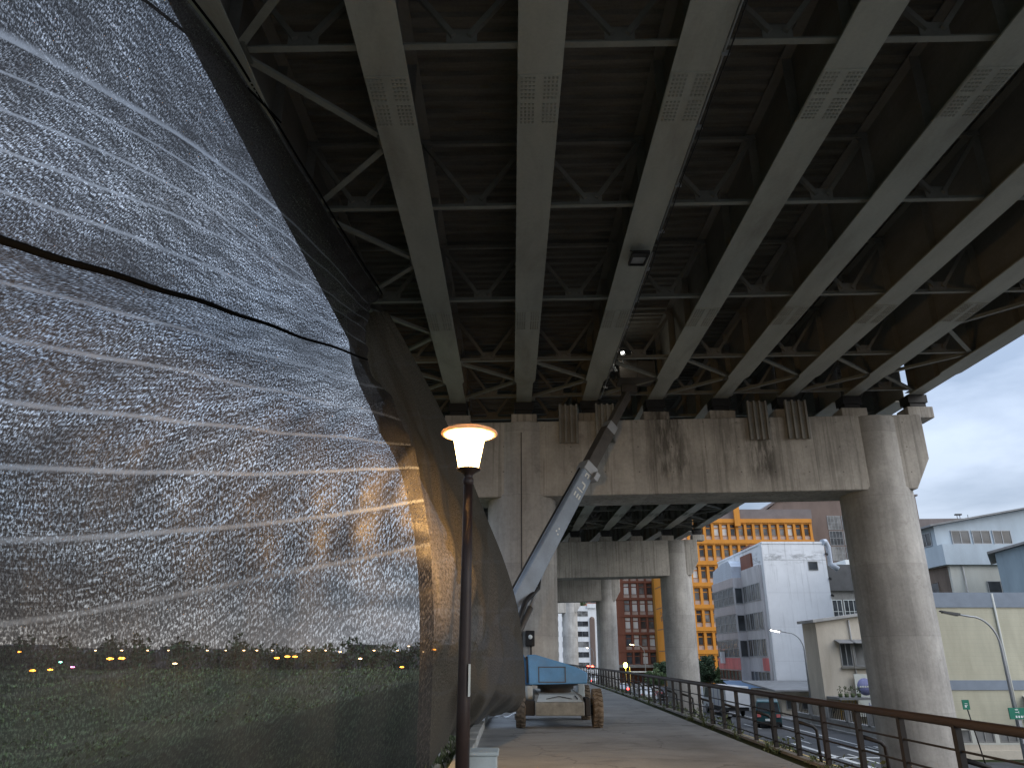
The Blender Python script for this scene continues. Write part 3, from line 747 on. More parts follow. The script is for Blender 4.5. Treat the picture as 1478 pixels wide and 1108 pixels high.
# ------------------------------------------------------------------ railing
RH=.985
RL=thing('railing','brown capped railing with dark posts and thin wires along the right of the path','railing',(5.1,20,0))
def rx(y): return 5.12 if y<14 else xr(y)+.40
b=MB(); pts=[(rx(y),y,RH) for y in [-8,-4,0,4,8,10,12,14,16,18,20,24,28,32,36,42,50,60,75,90]]
b.tube(pts,.054,12); b.build('handrail',M['railwood'],RL)
for h in (.16,.42,.69):
    b=MB(); b.tube([(x,y,h) for (x,y,_) in pts],.014,6); b.build('wire',M['darksteel'],RL)
b=MB()
for (p,q) in zip(pts[:-1],pts[1:]): b.bar((p[0],p[1],.02),(q[0],q[1],.02),.12,.05)
b.build('base_kerb',M['grime'],RL)
y=-6.4; i=0
while y<88:
    x=rx(y); b=MB()
    b.box(x-.034,x+.034,y-.045,y+.045,-.05,RH-.04); b.box(x-.05,x+.05,y-.05,y+.05,RH-.05,RH-.03)
    b.build('post',M['darksteel'],RL)
    if i%2==0:
        b=MB(); b.tube([(x+.02,y,.60),(x+.30,y+.02,.52),(x+.36,y+.02,.46),(x+.38,y+.02,-.35)],.03,8); b.build('stay',M['darksteel'],RL)
    y+=1.31; i+=1

# ------------------------------------------------------------------ boom lift
BL=thing('boom_lift','blue telescopic boom lift parked on the path with its boom raised to the girders','boom lift',(1.2,21.6,0))
def wheel(x,y,r,w,rot=0):
    b=MB(); hw=w/2
    b.lathe((x,y,r),[(r*.55,-hw),(r*.92,-hw),(r,-hw*.7),(r,hw*.7),(r*.92,hw),(r*.55,hw),(r*.55,-hw)],28,axis='x')
    for k in range(22):
        a=2*pi*k/22; c,s=cos(a),sin(a)
        for sd in (-1,1):
            p=V((x+sd*hw*.45,y+c*r*1.0,r+s*r*1.0))
            b.bar(p-V((hw*.42,0,0)),p+V((hw*.42,-s*.05*sd,c*.05*sd)),.05,.045,up=(0,c,s))
    o=b.build('wheel',M['rubber'],BL,bevel=0)
    b=MB(); b.lathe((x,y,r),[(0.0,-hw*.6),(r*.5,-hw*.6),(r*.56,-hw*.95),(r*.56,hw*.95),(r*.5,hw*.6),(0.0,hw*.6)],20,axis='x'); b.build('rim',M['liftgrey'],o)
    return o
wheel(.225,20.65,.44,.25); wheel(2.19,20.65,.45,.25); wheel(.20,23.2,.44,.25); wheel(2.13,23.2,.45,.25)
b=MB(); b.prism([(20.05,.31),(20.05,.62),(20.6,.76),(23.9,.80),(23.9,.31)],.58,1.82,'x'); b.build('chassis',M['liftgrey'],BL,bevel=.03)
b=MB(); b.add([(.62,20.07,.632),(1.78,20.07,.632),(1.70,20.62,.772),(.70,20.62,.772)],[(0,1,2,3)])
b.add([(.70,20.62,.774),(1.70,20.62,.774),(1.72,23.6,.81),(.68,23.6,.81)],[(0,1,2,3)])
b.mat(1)
for s in (-1,1): b.bar((1.2,20.45,.745),(1.2+s*.32,20.25,.694),.03,.012); 
b.bar((1.62,20.5,.76),(1.66,20.22,.69),.03,.012)
b.build('hatch_plate',[M['liftpale'],M['black']],BL)
b=MB()
for y in (20.65,23.2):
    b.bar((.3,y,.42),(2.1,y,.42),.2,.22)
b.build('axle',M['black'],BL,bevel=.02)
for (x,y) in ((.45,21.3),(1.95,22.7),(.42,22.6)):
    b=MB(); b.box(x-.1,x+.1,y-.3,y+.3,.62,.98); b.build('side_bracket',M['liftpale'],BL,bevel=.03)
b=MB(); b.box(.28,.58,20.25,20.9,.3,.66); b.box(1.85,1.98,20.15,20.8,.3,.72); b.build('bumper',M['black'],BL,bevel=.02)
b=MB(); b.lathe((1.2,21.9,0),[(0,.78),(.42,.78),(.42,.86),(.5,.88),(.5,.95),(.62,.96),(.62,1.0),(0,1.0)],28); b.build('turntable_ring',M['boomgrey'],BL)
poly=[(.45,1.0),(.42,1.74),(.62,1.75),(1.08,1.62),(1.34,1.55),(1.72,1.43),(2.0,1.30),(1.98,1.03)]
b=MB(); b.prism(poly,20.9,22.5,'y'); cow=b.build('engine_cover',M['liftblue'],BL,bevel=.03)
b=MB()
for (a,c,d,e) in ((.70,1.42,1.06,1.08),(.70,1.42,1.43,1.45),(.70,.72,1.06,1.45),(1.40,1.42,1.06,1.45)): b.box(a,c,20.885,20.905,d,e)
b.build('door_seam',M['boomgrey'],cow)
b=MB(); b.box(.385,.425,20.95,22.4,1.05,1.7); b.build('side_panel',M['black'],BL)
# turret post behind the net, and boom
A=V((-.40,21.5,2.2)); Tn=V((4.25,25.0,10.72)); dr=(Tn-A)
b=MB(); b.prism([(-.6,1.0),(.5,1.0),(.45,1.5),(-.1,2.5),(-.65,2.5),(-.75,2.0)],21.2,21.8,'y'); b.build('turret',M['liftblue'],BL,bevel=.02)
P=lambda t:A+dr*t
sd_b=dr.normalized().cross(V((0,0,1))).normalized(); un_b=sd_b.cross(dr.normalized())
b=MB(); b.bar(P(-.06),P(.605),.40,.56,w2=.37,h2=.46); bb=b.build('base_boom',M['boomblue'],BL,bevel=.03)
b=MB(); b.bar(P(.60),P(.635),.43,.52); b.bar(P(.605)+V((.2,-.1,-.3)),P(.635)+V((.2,-.1,-.3)),.3,.2); b.build('boom_collar',M['galv'],BL,bevel=.02)
b=MB(); b.bar(P(.62),P(.80),.34,.42); b.build('mid_boom',M['boomgrey'],BL,bevel=.02)
b=MB(); b.bar(P(.79),P(.825),.36,.40); b.build('boom_collar',M['galv'],BL,bevel=.02)
b=MB(); b.bar(P(.82),P(.975),.24,.30); b.build('fly_boom',M['boomgrey'],BL,bevel=.02)
b=MB(); o_=sd_b*.23; b.bar(P(.06)-o_+un_b*.1,P(.60)-o_+un_b*.1,.06,.14); b.tube([P(.05)+un_b*.33,P(.3)+un_b*.32,P(.60)+un_b*.28],.03,6); b.build('cable_track',M['black'],BL)
# white marks near the head of the base boom (illegible strokes)
sd=dr.normalized().cross(V((0,0,1))).normalized(); un=sd.cross(dr.normalized())
fc=sd*.0+V((0,0,0))
L=dr.length
side=sd*.192
LT={}
for (t0,l,o,h) in ((.505,.16,.10,.05),(.505,.16,-.02,.05),(.505,.16,-.12,.05),(.527,.05,0,.26),(.545,.2,-.10,.05),(.555,.06,-.02,.16),(.585,.13,.06,.05),(.585,.13,-.06,.05),(.592,.05,0,.16),(.36,.05,.05,.05),(.355,.05,-.05,.05),(.372,.05,0,.05)):
    c=P(t0)+side+un*o
    b=LT.setdefault(0 if t0<.4 else 1 if t0<.53 else 2 if t0<.57 else 3,MB())
    b.bar(c-dr.normalized()*l/2,c+dr.normalized()*l/2,.008,h,up=un)
for b in LT.values(): b.build('boom_lettering',M['signwhite'],bb)
b=MB(); b.cyl(V((-.1,21.5,1.75)),P(.13)-un*.5,.09,14); b.mat(1); b.cyl(P(.13)-un*.5,P(.24)-un*.30,.055,12); b.build('lift_cylinder',[M['boomgrey'],M['galv']],BL)
b=MB(); b.tube([(.0,21.3,1.9),(.18,21.35,2.6),(.38,21.6,3.15),P(.19)-un*.42,P(.215)-un*.3],.075,10); b.build('hose',M['black'],BL)
# basket
bx0,bx1,by0,by1,bz=3.78,5.02,24.05,24.95,10.86
b=MB(); b.box(bx0,bx1,by0,by1,bz,bz+.06); b.box(bx0,bx1,by0-.01,by0+.02,bz+.05,bz+.62)
bs=b.build('basket',M['boomgrey'],BL)
b=MB()
for z in (bz+.62,bz+1.1):
    b.tube([(bx0,by0,z),(bx1,by0,z),(bx1,by1,z),(bx0,by1,z),(bx0,by0,z)],.022,6)
for (x,y) in ((bx0,by0),(bx1,by0),(bx1,by1),(bx0,by1),((bx0+bx1)/2,by0),((bx0+bx1)/2,by1)): b.tube([(x,y,bz),(x,y,bz+1.1)],.022,6)
b.build('basket_rail',M['boomgrey'],bs)
b=MB(); b.bar(P(.965),(4.15,24.9,10.70),.16,.2); b.box(3.95,4.5,24.8,25.1,10.6,10.86); b.build('jib',M['boomgrey'],BL)
b=MB(); b.box(4.5,4.9,24.1,24.3,bz+.7,bz+1.02); b.build('control_box',M['black'],bs)
# work light clipped to the girder, and pale braces beside it
wl=thing('work_light','small bright work light in the raised basket under the girders','work light',(3.87,23.6,11.55))
b=MB(); b.lathe((3.87,23.6,11.6),[(0,.06),(.09,.06),(.1,0),(.06,-.04),(0,-.05)],14,axis='y'); b.build('housing',M['galv'],wl)
b=MB(); b.blob((3.87,23.55,11.6),.032,.03,.032); b.build('lens',M['e_work'],wl)
b=MB(); b.tube([(3.87,23.65,11.6),(3.9,24.0,11.5),(3.95,24.06,11.3)],.02,6); b.build('arm',M['galv'],wl)
sp=bpy.data.lights.new('work_lamp','POINT'); sp.energy=4; sp.color=(1,.97,.85); sp.shadow_soft_size=.06
so=bpy.data.objects.new('work_lamp',sp); COL.objects.link(so); so.location=(-.12,-.12,.02); so.parent=wl
b=MB(); b.bar((3.32,23.2,11.2),(3.62,23.75,10.98),.09,.03); b.box(3.28,3.36,23.1,23.3,11.1,11.3)
tag(b.build('pale_brace',M['signwhite']),'pale slanting bracket beside the work light, fixed to the girder','bracket')

# ------------------------------------------------------------------ floodlight + conduit on the third girder from the net
gx3=GX[3]; 
def zg(y,x): return 10.7+.011*(y-PY)+.02*x
fy=15.15; fz=zg(fy,gx3)
FL=thing('floodlight','unlit rectangular floodlight hanging from the girder with a conduit','floodlight',(gx3,fy,fz-.1))
b=MB(); b.box(gx3-.02,gx3+.22,fy+.3,fy+.48,fz-.10,fz-.002); b.build('mount',M['galv'],FL,bevel=.01)
b=MB()
fr=[(gx3-.13,fy-.36,fz-.22),(gx3+.23,fy-.36,fz-.22),(gx3+.23,fy+.36,fz-.12),(gx3-.13,fy+.36,fz-.12)]
for i in range(4): b.bar(fr[i],fr[(i+1)%4],.035,.09)
b.tube([(gx3-.15,fy-.1,fz-.02),(gx3-.2,fy-.32,fz-.16),(gx3-.13,fy-.42,fz-.24),(gx3+.23,fy-.42,fz-.24)],.014,6)
b.build('housing',M['black'],FL)
b=MB(); b.quad(V(fr[0])+V((.02,.3,-.01+.04)),V(fr[1])+V((-.02,.3,.03)),V(fr[2])+V((-.02,-.02,0)),V(fr[3])+V((.02,-.02,0))); b.build('lens',M['galv'],FL)
b=MB(); b.quad(V(fr[0])+V((.02,.02,.0)),V(fr[1])+V((-.02,.02,0)),V(fr[1])+V((-.02,.29,.035)),V(fr[0])+V((.02,.29,.035))); b.build('reflector',M['black'],FL)
CD=thing('conduit','thin conduit with a drooping cable clipped along the edge of the floodlight girder','conduit',(gx3+.39,15,10.6))
b=MB(); xs=gx3+.395
b.tube([(xs,y,zg(y,gx3)+.02) for y in (-5,3,8,14.6)],.02,6); b.tube([(xs,y,zg(y,gx3)+.02) for y in (15.2,20,25.9)],.02,6); b.build('pipe',M['galv'],CD)
b=MB(); pts=[]
for i in range(60):
    y=-4+i*.5; pts.append((xs+.055+.012*sin(i*1.3),y,zg(y,gx3)-.02-.035*abs(sin(i*.5))))
b.tube(pts,.013,5); b.build('cable',M['black'],CD)
for i in range(14):
    y=2+i*1.75; b=MB(); b.box(xs-.04,xs+.09,y-.02,y+.02,zg(y,gx3)-.03,zg(y,gx3)+.05); b.build('clip',M['galv'],CD)
# meter box on the left column, thin drain line
mb=thing('meter_box','small grey electrical box with round dial on the left column above the boom lift','electrical box',(.57,25.5,2.0))
yf=PY-1.24
b=MB(); b.box(.44,.74,yf-.16,yf+.05,2.02,2.50); b.build('case',M['darksteel'],mb,bevel=.02)
b=MB(); b.lathe((.60,yf-.165,2.3),[(0,-.02),(.07,-.02),(.07,.01)],16,axis='y'); b.build('dial',M['signwhite'],mb)
b=MB(); b.tube([(.62,yf-.05,2.05),(.62,yf-.05,.05)],.025,8); b.build('conduit',M['darksteel'],mb)
b=MB(); b.tube([(.33,yf-.03,9.3),(.33,yf-.03,.05)],.016,6)
tag(b.build('cable',M['black']),'thin dark cable running straight down the left column','cable')
# ------------------------------------------------------------------ buildings
WIN={}
def win_mesh(key,w,h,kind,frame):
    """a framed window lying in the x-z plane, facing -y; origin at its lower left corner"""
    k=(key,round(w,2),round(h,2),kind)
    if k in WIN: return WIN[k]
    b=MB(); t=.05
    b.mat(0)
    for (a,c,d,e) in ((0,w,0,t),(0,w,h-t,h),(0,t,t,h-t),(w-t,w,t,h-t)): b.box(a,c,-.04,.03,d,e)
    if kind=='slide': b.box(w/2-.025,w/2+.025,-.035,.02,t,h-t)
    if kind=='transom': b.box(t,w-t,-.06,.03,h*.64,h*.64+.17)
    if kind=='grid':
        for i in range(1,4): b.box(w*i/4-.02,w*i/4+.02,-.035,.02,t,h-t)
        b.box(t,w-t,-.036,.021,h*.5,h*.5+.04)
    b.mat(1); b.add([(t,.0,t),(w-t,.0,t),(w-t,.0,h-t),(t,.0,h-t)],[(0,1,2,3)])
    o=b.build('window',[frame,M['gl_dark']],local=True)
    me=o.data; bpy.data.objects.remove(o)
    WIN[k]=me; return me
def window(parent,x,y,z,w,h,gl='gl_dark',kind='plain',frame='alu',face='y'):
    """face y: lies in a wall facing -y; face x: in a wall facing -x (x,y is its near corner)"""
    base=win_mesh(frame,w,h,kind,M[frame])
    k=(frame,round(w,2),round(h,2),kind,gl)
    if k not in WIN:
        me=base.copy(); me.materials[1]=M[gl]; WIN[k]=me
    o=bpy.data.objects.new('window',WIN[k]); COL.objects.link(o); o.parent=parent
    o.location=V((x,y,z))-wloc(parent)
    if face=='x': o.rotation_euler=(0,0,-pi/2); o.location=V((x,y+w,z))-wloc(parent)
    return o
def pick(): return random.choices(['gl_dark','gl_mid','gl_blind','gl_lit'],[.44,.34,.21,.01])[0]
G0=-3.0
def stained_white():
    m,nt,out=nodes('white_paint_with_drips'); T=NT(nt); g=T.pos(); P=T.sep(g)
    c=T.mixc(1.0,(.74,.75,.76),T.ramp(T.noise(g,.5,5,.6),.3,.7,.90,1.06),'MULTIPLY')
    dr=T.ramp(T.noise(T.pos((2.4,2.4,.12)),1.3,5,.65,.2),.55,.70,0,1)
    c=T.mixc(T.math('MULTIPLY',dr,T.ramp(P[2],3,12,.12,.55)),c,(.22,.22,.21))
    top=T.math('MULTIPLY',T.ramp(T.noise(T.pos((.9,.9,2.5)),1.1,5,.7,.3),.50,.62,0,1),T.ramp(T.math('ABSOLUTE',T.math('SUBTRACT',P[2],11.0)),.1,.9,1,0))
    c=T.mixc(T.math('MULTIPLY',top,.6),c,(.16,.16,.155))
    c=T.mixc(T.ramp(T.math('ABSOLUTE',T.math('SUBTRACT',P[2],10.75)),.02,.05,.6,0),c,(.3,.3,.3))
    for z in (7.6,4.4,1.3): c=T.mixc(T.ramp(T.math('ABSOLUTE',T.math('SUBTRACT',P[2],z)),.01,.04,.3,0),c,(.4,.4,.4))
    T.princ(out,c,.8,0,T.bump(T.noise(g,14,4,.6),.12,.02),.25); return m
M['white_stained']=stained_white()
# --- tall white building with windowed street front
wb=thing('office_building','tall white block with a blank painted wall and a grimy window front with red panels','building',(28,82,G0))
b=MB()
X0,X1=25.2,31.4
b.prism([(X0,75),(X1,75),(X1,92),(X0,92)],G0,12.35,'z')
b.box(X0-.06,X1+.06,74.94,92,12.35,12.55)
b.build('wall',M['white_stained'],wb)
b=MB(); b.box(X0-.10,X0-.003,75.0,75.8,-3,12.5); b.build('corner_strip',M['white'],wb)
# side front: near strip and protruding far bay
fl=[.85,3.4,6.2]
def strip(name,x,ya,yb,zt,bay):
    b=MB(); b.box(x,X0+.5,ya,yb,-.75 if bay else G0,zt); b.build(name,M['whitetile'],wb)
strip('side_front',X0-.35,75.85,82.0,10.4,False)
strip('side_bay',X0-1.3,82.0,90.5,9.7,True)
for i,z in enumerate(fl):
    for k in range(4):
        window(wb,X0-.36,76.1+k*1.45,z+.85,1.25,1.65,'gl_mid' if (i+k)%3 else 'gl_dark','slide','alu','x')
    for k in range(4):
        window(wb,X0-1.31,82.1+k*2.1,z+.75,2.0,1.75,'gl_dark','grid','alu','x')
    window(wb,X0-1.2,81.985,z+.8,.8,1.65,'gl_dark','plain','alu')
for (xa,xb_,ya,yb_) in ((X0-1.36,X0-1.305,82.0,90.5),(X0-.42,X0-.36,75.85,77.6)):
    b=MB(); b.box(xa,xb_,ya,yb_,.40,1.55); o=b.build('panel',M['redtile'],wb); o['label']='faded red cladding panel'
b=MB()
for (za,zb) in ((3.42,4.08),(5.97,6.88),(8.75,9.68)): b.box(X0-1.37,X0-1.30,82.0,90.5,za,zb)
b.build('ribbed_panel',lined('ribbed_pinkish_panel',(.46,.41,.40),1,.42,.5,.7,.7),wb)
for k in range(5): window(wb,X0-.36,76.0+k*1.2,-.65,1.0,.95,'gl_dark','plain','alu','x')
for k in range(6): window(wb,X0-1.31,82.2+k*1.38,-.65,1.2,.95,'gl_dark','plain','redbrick','x')
b=MB(); prof=[(82.3,9.7),(82.3,10.9),(83.2,11.6),(86,11.6),(89.9,11.1),(90.3,9.7)]; b.prism(prof,X0-1.25,X0+3,'x'); b.build('roof_shed',M['corr'],wb)
b=MB(); b.box(X0+.2,X0+2.6,79.5,82.2,12.35,12.9); b.box(X0-.2,X0+1,78.6,82.2,10.4,11.9); b.build('roof_hut',M['redbrick'],wb)
window(wb,29.55,74.985,9.75,.95,.85,'gl_dark','plain','grime')
b=MB(); b.tube([(X1-.15,74.9,12.5),(X1+.3,75.3,12.6),(X1+.6,75.5,12.1),(X1+.6,75.5,10.4),(X1+1.3,75.5,9.9)],.28,10); b.build('duct',M['corr'],wb)
for z in (11.4,9.0,7.4,5.2,3.6):
    b=MB(); b.bar((X1-.02,74.9,z),(X1+.22,74.9,z-.15),.12,.2); b.build('pipe_bracket',M['black'],wb)
b=MB(); b.box(X0-1.75,X0-1.38,87.6,88.3,1.0,2.2); b.build('air_conditioner',M['white'],wb)
# --- ochre yellow tower
yb=thing('office_tower','bright ochre yellow tiled tower with rows of narrow framed windows','building',(40,136,G0))
YF=130.; YX0,YX1=26.6,52.6; FH=3.62; ZT=24.35
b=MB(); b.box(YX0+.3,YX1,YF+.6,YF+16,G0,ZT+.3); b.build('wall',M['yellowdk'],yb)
b=MB(); NW=18; PW=(YX1-YX0)/NW
for i in range(NW+1): b.box(YX0+i*PW-.22,YX0+i*PW+.22,YF,YF+.62,G0,ZT)
for k in range(8):
    zt=ZT-k*FH; b.box(YX0-.25,YX1+.25,YF-.18,YF+.63,zt-.55,zt+.12); b.box(YX0-.25,YX1+.25,YF-.05,YF+.61,zt-.78,zt-.62)
b.box(YX0-.02,YX0+.32,YF+.05,YF+12,G0,ZT+.1)
b.box(YX0+.78*(YX1-YX0)*.62,YX0+.78*(YX1-YX0)*.62+1.0,YF-.5,YF-.19,ZT-1.2,ZT+3.0)
b.build('facade_grid',M['yellow'],yb)
for k in range(8):
    b=MB()
    for i in range(NW): b.box(YX0+i*PW+.24,YX0+(i+1)*PW-.24,YF+.25,YF+.62,ZT-k*FH-FH+.13,ZT-k*FH-FH+.78)
    b.build('spandrel',M['spandrel'],yb)
rest=MB(); cnt=0
for k in range(8):
    for i in range(NW):
        x=YX0+i*PW+.30; z=ZT-k*FH-FH+.86; w=PW-.6; h=FH-1.72
        if (k<3 or i<8 or (k<6 and i<8)) and cnt<98:
            window(yb,x,YF+.42,z,w,h,pick(),'transom','yellow'); cnt+=1
        else: rest.box(x,x+w,YF+.40,YF+.44,z,z+h)
o=rest.build('window',M['gl_dark'],yb); o['kind']='stuff'
b=MB()
for k in range(1,7):
    b.box(YX0-.06,YX0-.021,YF+1,YF+11,ZT-k*FH-.1,ZT-k*FH+.02)
for (yy,z,dy,dz) in ((2.6,7.6,.25,1.3),(3.5,7.6,.9,.25),(3.5,8.6,.9,.25),(4.1,7.6,.25,1.3),(5.6,7.6,.25,1.3),(6.3,8.1,.7,.25),(6.9,8.6,.25,.6),(6.9,7.5,.25,.6)):
    b.box(YX0-.08,YX0-.022,YF+yy,YF+yy+dy,z,z+dz)
b.build('side_lettering',M['brown'],yb)
b=MB(); b.prism([(YX0-.1,ZT+.14),(YX0+.5,ZT+1.9),(YX1+.6,ZT+1.9),(YX1+.6,ZT+.14)],YF+.35,YF+15,'y'); b.build('roof',M['slate'],yb)
# --- brown block behind the tower
bb_=thing('office_block','dark brown block with a tall glass stair wall rising behind the ochre tower','building',(60,140,G0))
b=MB(); b.prism([(45,ZT+1.0),(48.5,ZT+4.0),(52,ZT+4.6),(74,ZT+4.9),(74,G0),(45,G0)],133.6,150,'y'); b.build('wall',M['brown'],bb_)
b=MB(); b.prism([(44,ZT+1.5),(48.4,ZT+4.3),(51.8,ZT+4.9),(74.3,ZT+5.2),(74.3,ZT+4.91),(52,ZT+4.61),(48.5,ZT+4.01),(44.4,ZT+1.2)],133.2,150.4,'y'); b.build('roof',M['slate'],bb_)
for k in range(5):
    for i in range(2): window(bb_,57.2+i*2.6,133.55,ZT-12.2+k*2.75,2.4,2.5,['gl_mid','gl_dark'][(k+i)%2],'grid','alu')
for k in range(4): window(bb_,63+1.9*k,133.55,ZT-3,1.4,1.5,'gl_dark','slide','alu')
# --- brown roofed block with a yellow strip, right
yr=thing('office_block','long brown roofed block with an ochre strip, peeping over the pale blue roof at right','building',(80,138,G0))
b=MB(); b.box(72,90.6,131,148,G0,21.5); b.build('wall',M['yellow'],yr)
b=MB(); b.prism([(71.7,22.3),(72,24.6),(90.4,24.8),(90.9,22.3)],130.6,148,'y'); b.build('roof',M['slate'],yr)
b=MB(); b.box(71.9,90.7,130.7,148,20.2,20.6); b.box(71.9,90.7,130.72,148,21.6,22.3); b.build('facade_band',M['yellow'],yr)
for i in range(9): window(yr,73.2+1.95*i,130.95,20.7,1.3,.85,'gl_dark','slide','yellowdk')
b=MB()
for (x,h) in ((82.4,1.6),(82.9,1.6),(84.4,1.5)): b.tube([(x,136,24.7),(x,136,24.8+h)],.06,5)
b.box(82.1,83.2,135.7,136.3,26.2,26.45); b.box(84.2,86.5,134,137,24.7,25.3); b.build('roof_mast',M['darkgrey'],yr)
sh=thing('stair_tower','pale boarded roof room beside the brown roofed block, just right of the big column','building',(69,118,G0))
b=MB(); b.box(62.6,66.2,116,121,G0,18.9); b.build('wall',M['creampale'],sh)
b=MB(); b.box(62.4,66.4,115.8,121.2,18.9,19.1); b.build('roof',M['roofgrey'],sh)
for i in range(3): window(sh,63+1.05*i,115.96,16.6,.8,1.5,'gl_mid','plain','alu')
# --- red brown tiled block
rb=thing('office_block','red brown tiled office block with a grid of pale blinds, between the far columns','building',(24,148,G0))
RX0,RX1,RF=20.3,28.6,146.; RH_=3.12; RT=21.6
b=MB(); b.box(RX0-1.6,RX1+3,RF+.4,RF+14,G0,RT); b.build('wall',M['redbrick'],rb)
b=MB(); RN=5; PWr=(RX1-RX0-.9)/RN; 
for i in range(RN+1): b.box(RX0+.9+i*PWr-.16,RX0+.9+i*PWr+.16,RF,RF+.41,G0,RT)
for k in range(8): b.box(RX0-1.6,RX1+3,RF-.06,RF+.42,RT-k*RH_-.42,RT-k*RH_)
b.box(RX0-1.62,RX0+.8,RF+.02,RF+.43,G0,RT); b.build('facade_grid',M['redbrick'],rb)
for k in range(7):
    z=RT-k*RH_-RH_
    b=MB()
    for i in range(RN): b.box(RX0+.9+i*PWr+.2,RX0+.9+(i+1)*PWr-.2,RF+.2,RF+.41,z+.02,z+.55)
    b.build('spandrel',M['spandrel'],rb)
    for i in range(RN): window(rb,RX0+.9+i*PWr+.24,RF+.3,z+.62,PWr-.48,RH_-1.1,random.choice(['gl_blind','gl_mid','gl_dark','gl_blind']),'transom','redbrick')
b=MB(); b.box(RX0-1.6,RX1+2.6,RF-3,RF+.3,-.2,.25); b.build('canopy',M['grime'],rb)
# --- distant white apartments
wa=thing('apartment_block','distant white apartment block with a dark arched stair window, between the far columns','building',(20,232,G0))
b=MB(); b.box(10,27.5,228,240,G0,15.8); b.build('wall',M['white'],wa)
for k in range(6):
    for (x,w) in ((11.5,2.2),(14.8,2.2),(18.9,3.6),(25.4,1.7)):
        window(wa,x,227.96,-1.4+k*2.85,w,1.5,random.choice(['gl_dark','gl_dark','gl_mid']),'slide','alu')
b=MB(); b.box(22.9,24.4,227.7,228,-1,12); b.lathe((23.65,227.85,12),[(0,-.15),(.75,-.15),(.75,.15)],20,axis='y'); b.build('stair_window',M['brown'],wa)
b=MB(); b.box(22.3,25.0,227.5,227.7,15.2,16.4); b.build('parapet',M['white'],wa)
b=MB(); leafc(b,(20,229,16.4),2.2,1,.8,300,.2,.4); b.build('roof_garden',M['leaf2'],wa,recalc=False)
rr_=thing('apartment_block','reddish apartment block topping the distant white one','building',(26,262,G0))
b=MB(); b.box(19.5,33,258,270,G0,21.5); b.build('wall',mat('salmon_tile',(.36,.17,.13),.7,0,.15,.6),rr_)
for k in range(8):
    for x in (24,26.5,29): window(rr_,x,257.96,-1+k*2.8,1.6,1.5,'gl_dark','slide','alu')
for (x0,x1,y,h,c,lab) in ((-3,9,300,13,'whitetile','far pale block low behind the left column of the first pier'),(33,62,175,10.,'grime','grey block low behind the trees and the white building')):
    t=thing('apartment_block',lab,'building',((x0+x1)/2,y+6,G0)); b=MB(); b.box(x0,x1,y,y+12,G0,h); b.box(x0-.2,x1+.2,y-.2,y+12,h,h+.3); b.build('wall',M[c],t)
    for k in range(int((h+3)/3)):
        for i in range(int((x1-x0)/3)): window(t,x0+.7+i*3,y-.04,G0+1+k*3,1.6,1.4,'gl_dark','slide','alu')
# --- dark grey workshop with balcony grid, between the white block and the big column
dg=thing('workshop','grimy grey workshop with white barred windows, between the white block and the big column','building',(36,84,G0))
b=MB(); b.box(32.2,44,80.5,92,G0,8.2); b.build('wall',M['grime'],dg)
b=MB(); b.box(32.1,44.1,80.2,92,8.2,10.9); b.build('roof_cladding',M['darkgrey'],dg)
for i in range(4): window(dg,32.7+2.2*i,80.46,4.9,2.0,2.4,'gl_dark','grid','signwhite')
for i in range(4): window(dg,32.9+2.2*i,80.46,.6,1.8,1.7,'gl_mid','slide','darkgrey')
b=MB(); b.box(32.15,44,79.6,80.5,2.5,2.8); b.box(32.15,44,79.55,79.7,2.8,4.4)
for i in range(6): b.box(33+1.9*i,33.25+1.9*i,79.5,79.56,2.7,4.45)
b.build('balcony',M['grime'],dg)
b=MB(); b.box(36,44,81,90,10.9,11.5); b.build('roof_sheet',M['signwhite'],dg)
# --- cream two-storey house with little awnings
ch=thing('house','cream two-storey house with rusty little window awnings and a canopy over its gate','house',(25.5,60,G0))
b=MB(); b.prism([(22.0,G0),(22.0,4.02),(29.5,5.0),(29.5,G0)],56,58.6,'y'); b.build('wall',M['cream'],ch)
b=MB(); b.prism([(21.75,4.0),(29.7,5.04),(29.7,5.22),(21.75,4.2)],55.7,58.9,'y'); b.build('roof',M['wallgrey'],ch)
for (x,w) in ((23.5,.8),(24.5,1.5)):
    window(ch,x,55.95,1.05,w,1.55,'gl_dark' if x<24 else 'gl_mid','slide','alu')
    b=MB(); b.prism([(55.95,2.85),(55.2,2.62),(55.2,2.58),(55.95,2.74)],x-.3,x+w+.08,'x'); b.build('awning',M['roofgrey'],ch)
    b=MB(); b.box(x-.1,x+w+.1,55.75,55.99,.92,1.0); b.build('sill',M['grime'],ch)
b=MB(); b.tube([(24.4,55.9,4.2),(24.4,55.9,-1)],.06,6); b.build('downpipe',M['wallgrey'],ch)
b=MB(); b.box(22.1,24.2,53.8,56,-1.05,-.9); b.bar((22.4,54.2,-1.0),(22.4,55.95,-2.0),.05,.05); b.build('canopy',M['roofgrey'],ch)
for i in range(4):
    b=MB(); b.lathe((22.35+.42*i,54.2,-.9),[(0,0),(.12,0),(.15,.25),(0,.25)],10); leafc(b,(22.35+.42*i,54.2,-.4),.18,.18,.25,26,.05,.1); b.build('flower_pot',M['weed'],ch)
b=MB()
for i in range(6): b.box(22.9+.22*i,22.95+.22*i,55.86,55.9,-2.85,-1.1)
for z in (-2.6,-1.9,-1.2): b.box(22.85,24.1,55.84,55.88,z,z+.06)
b.build('gate_grille',M['lineyellow'],ch)
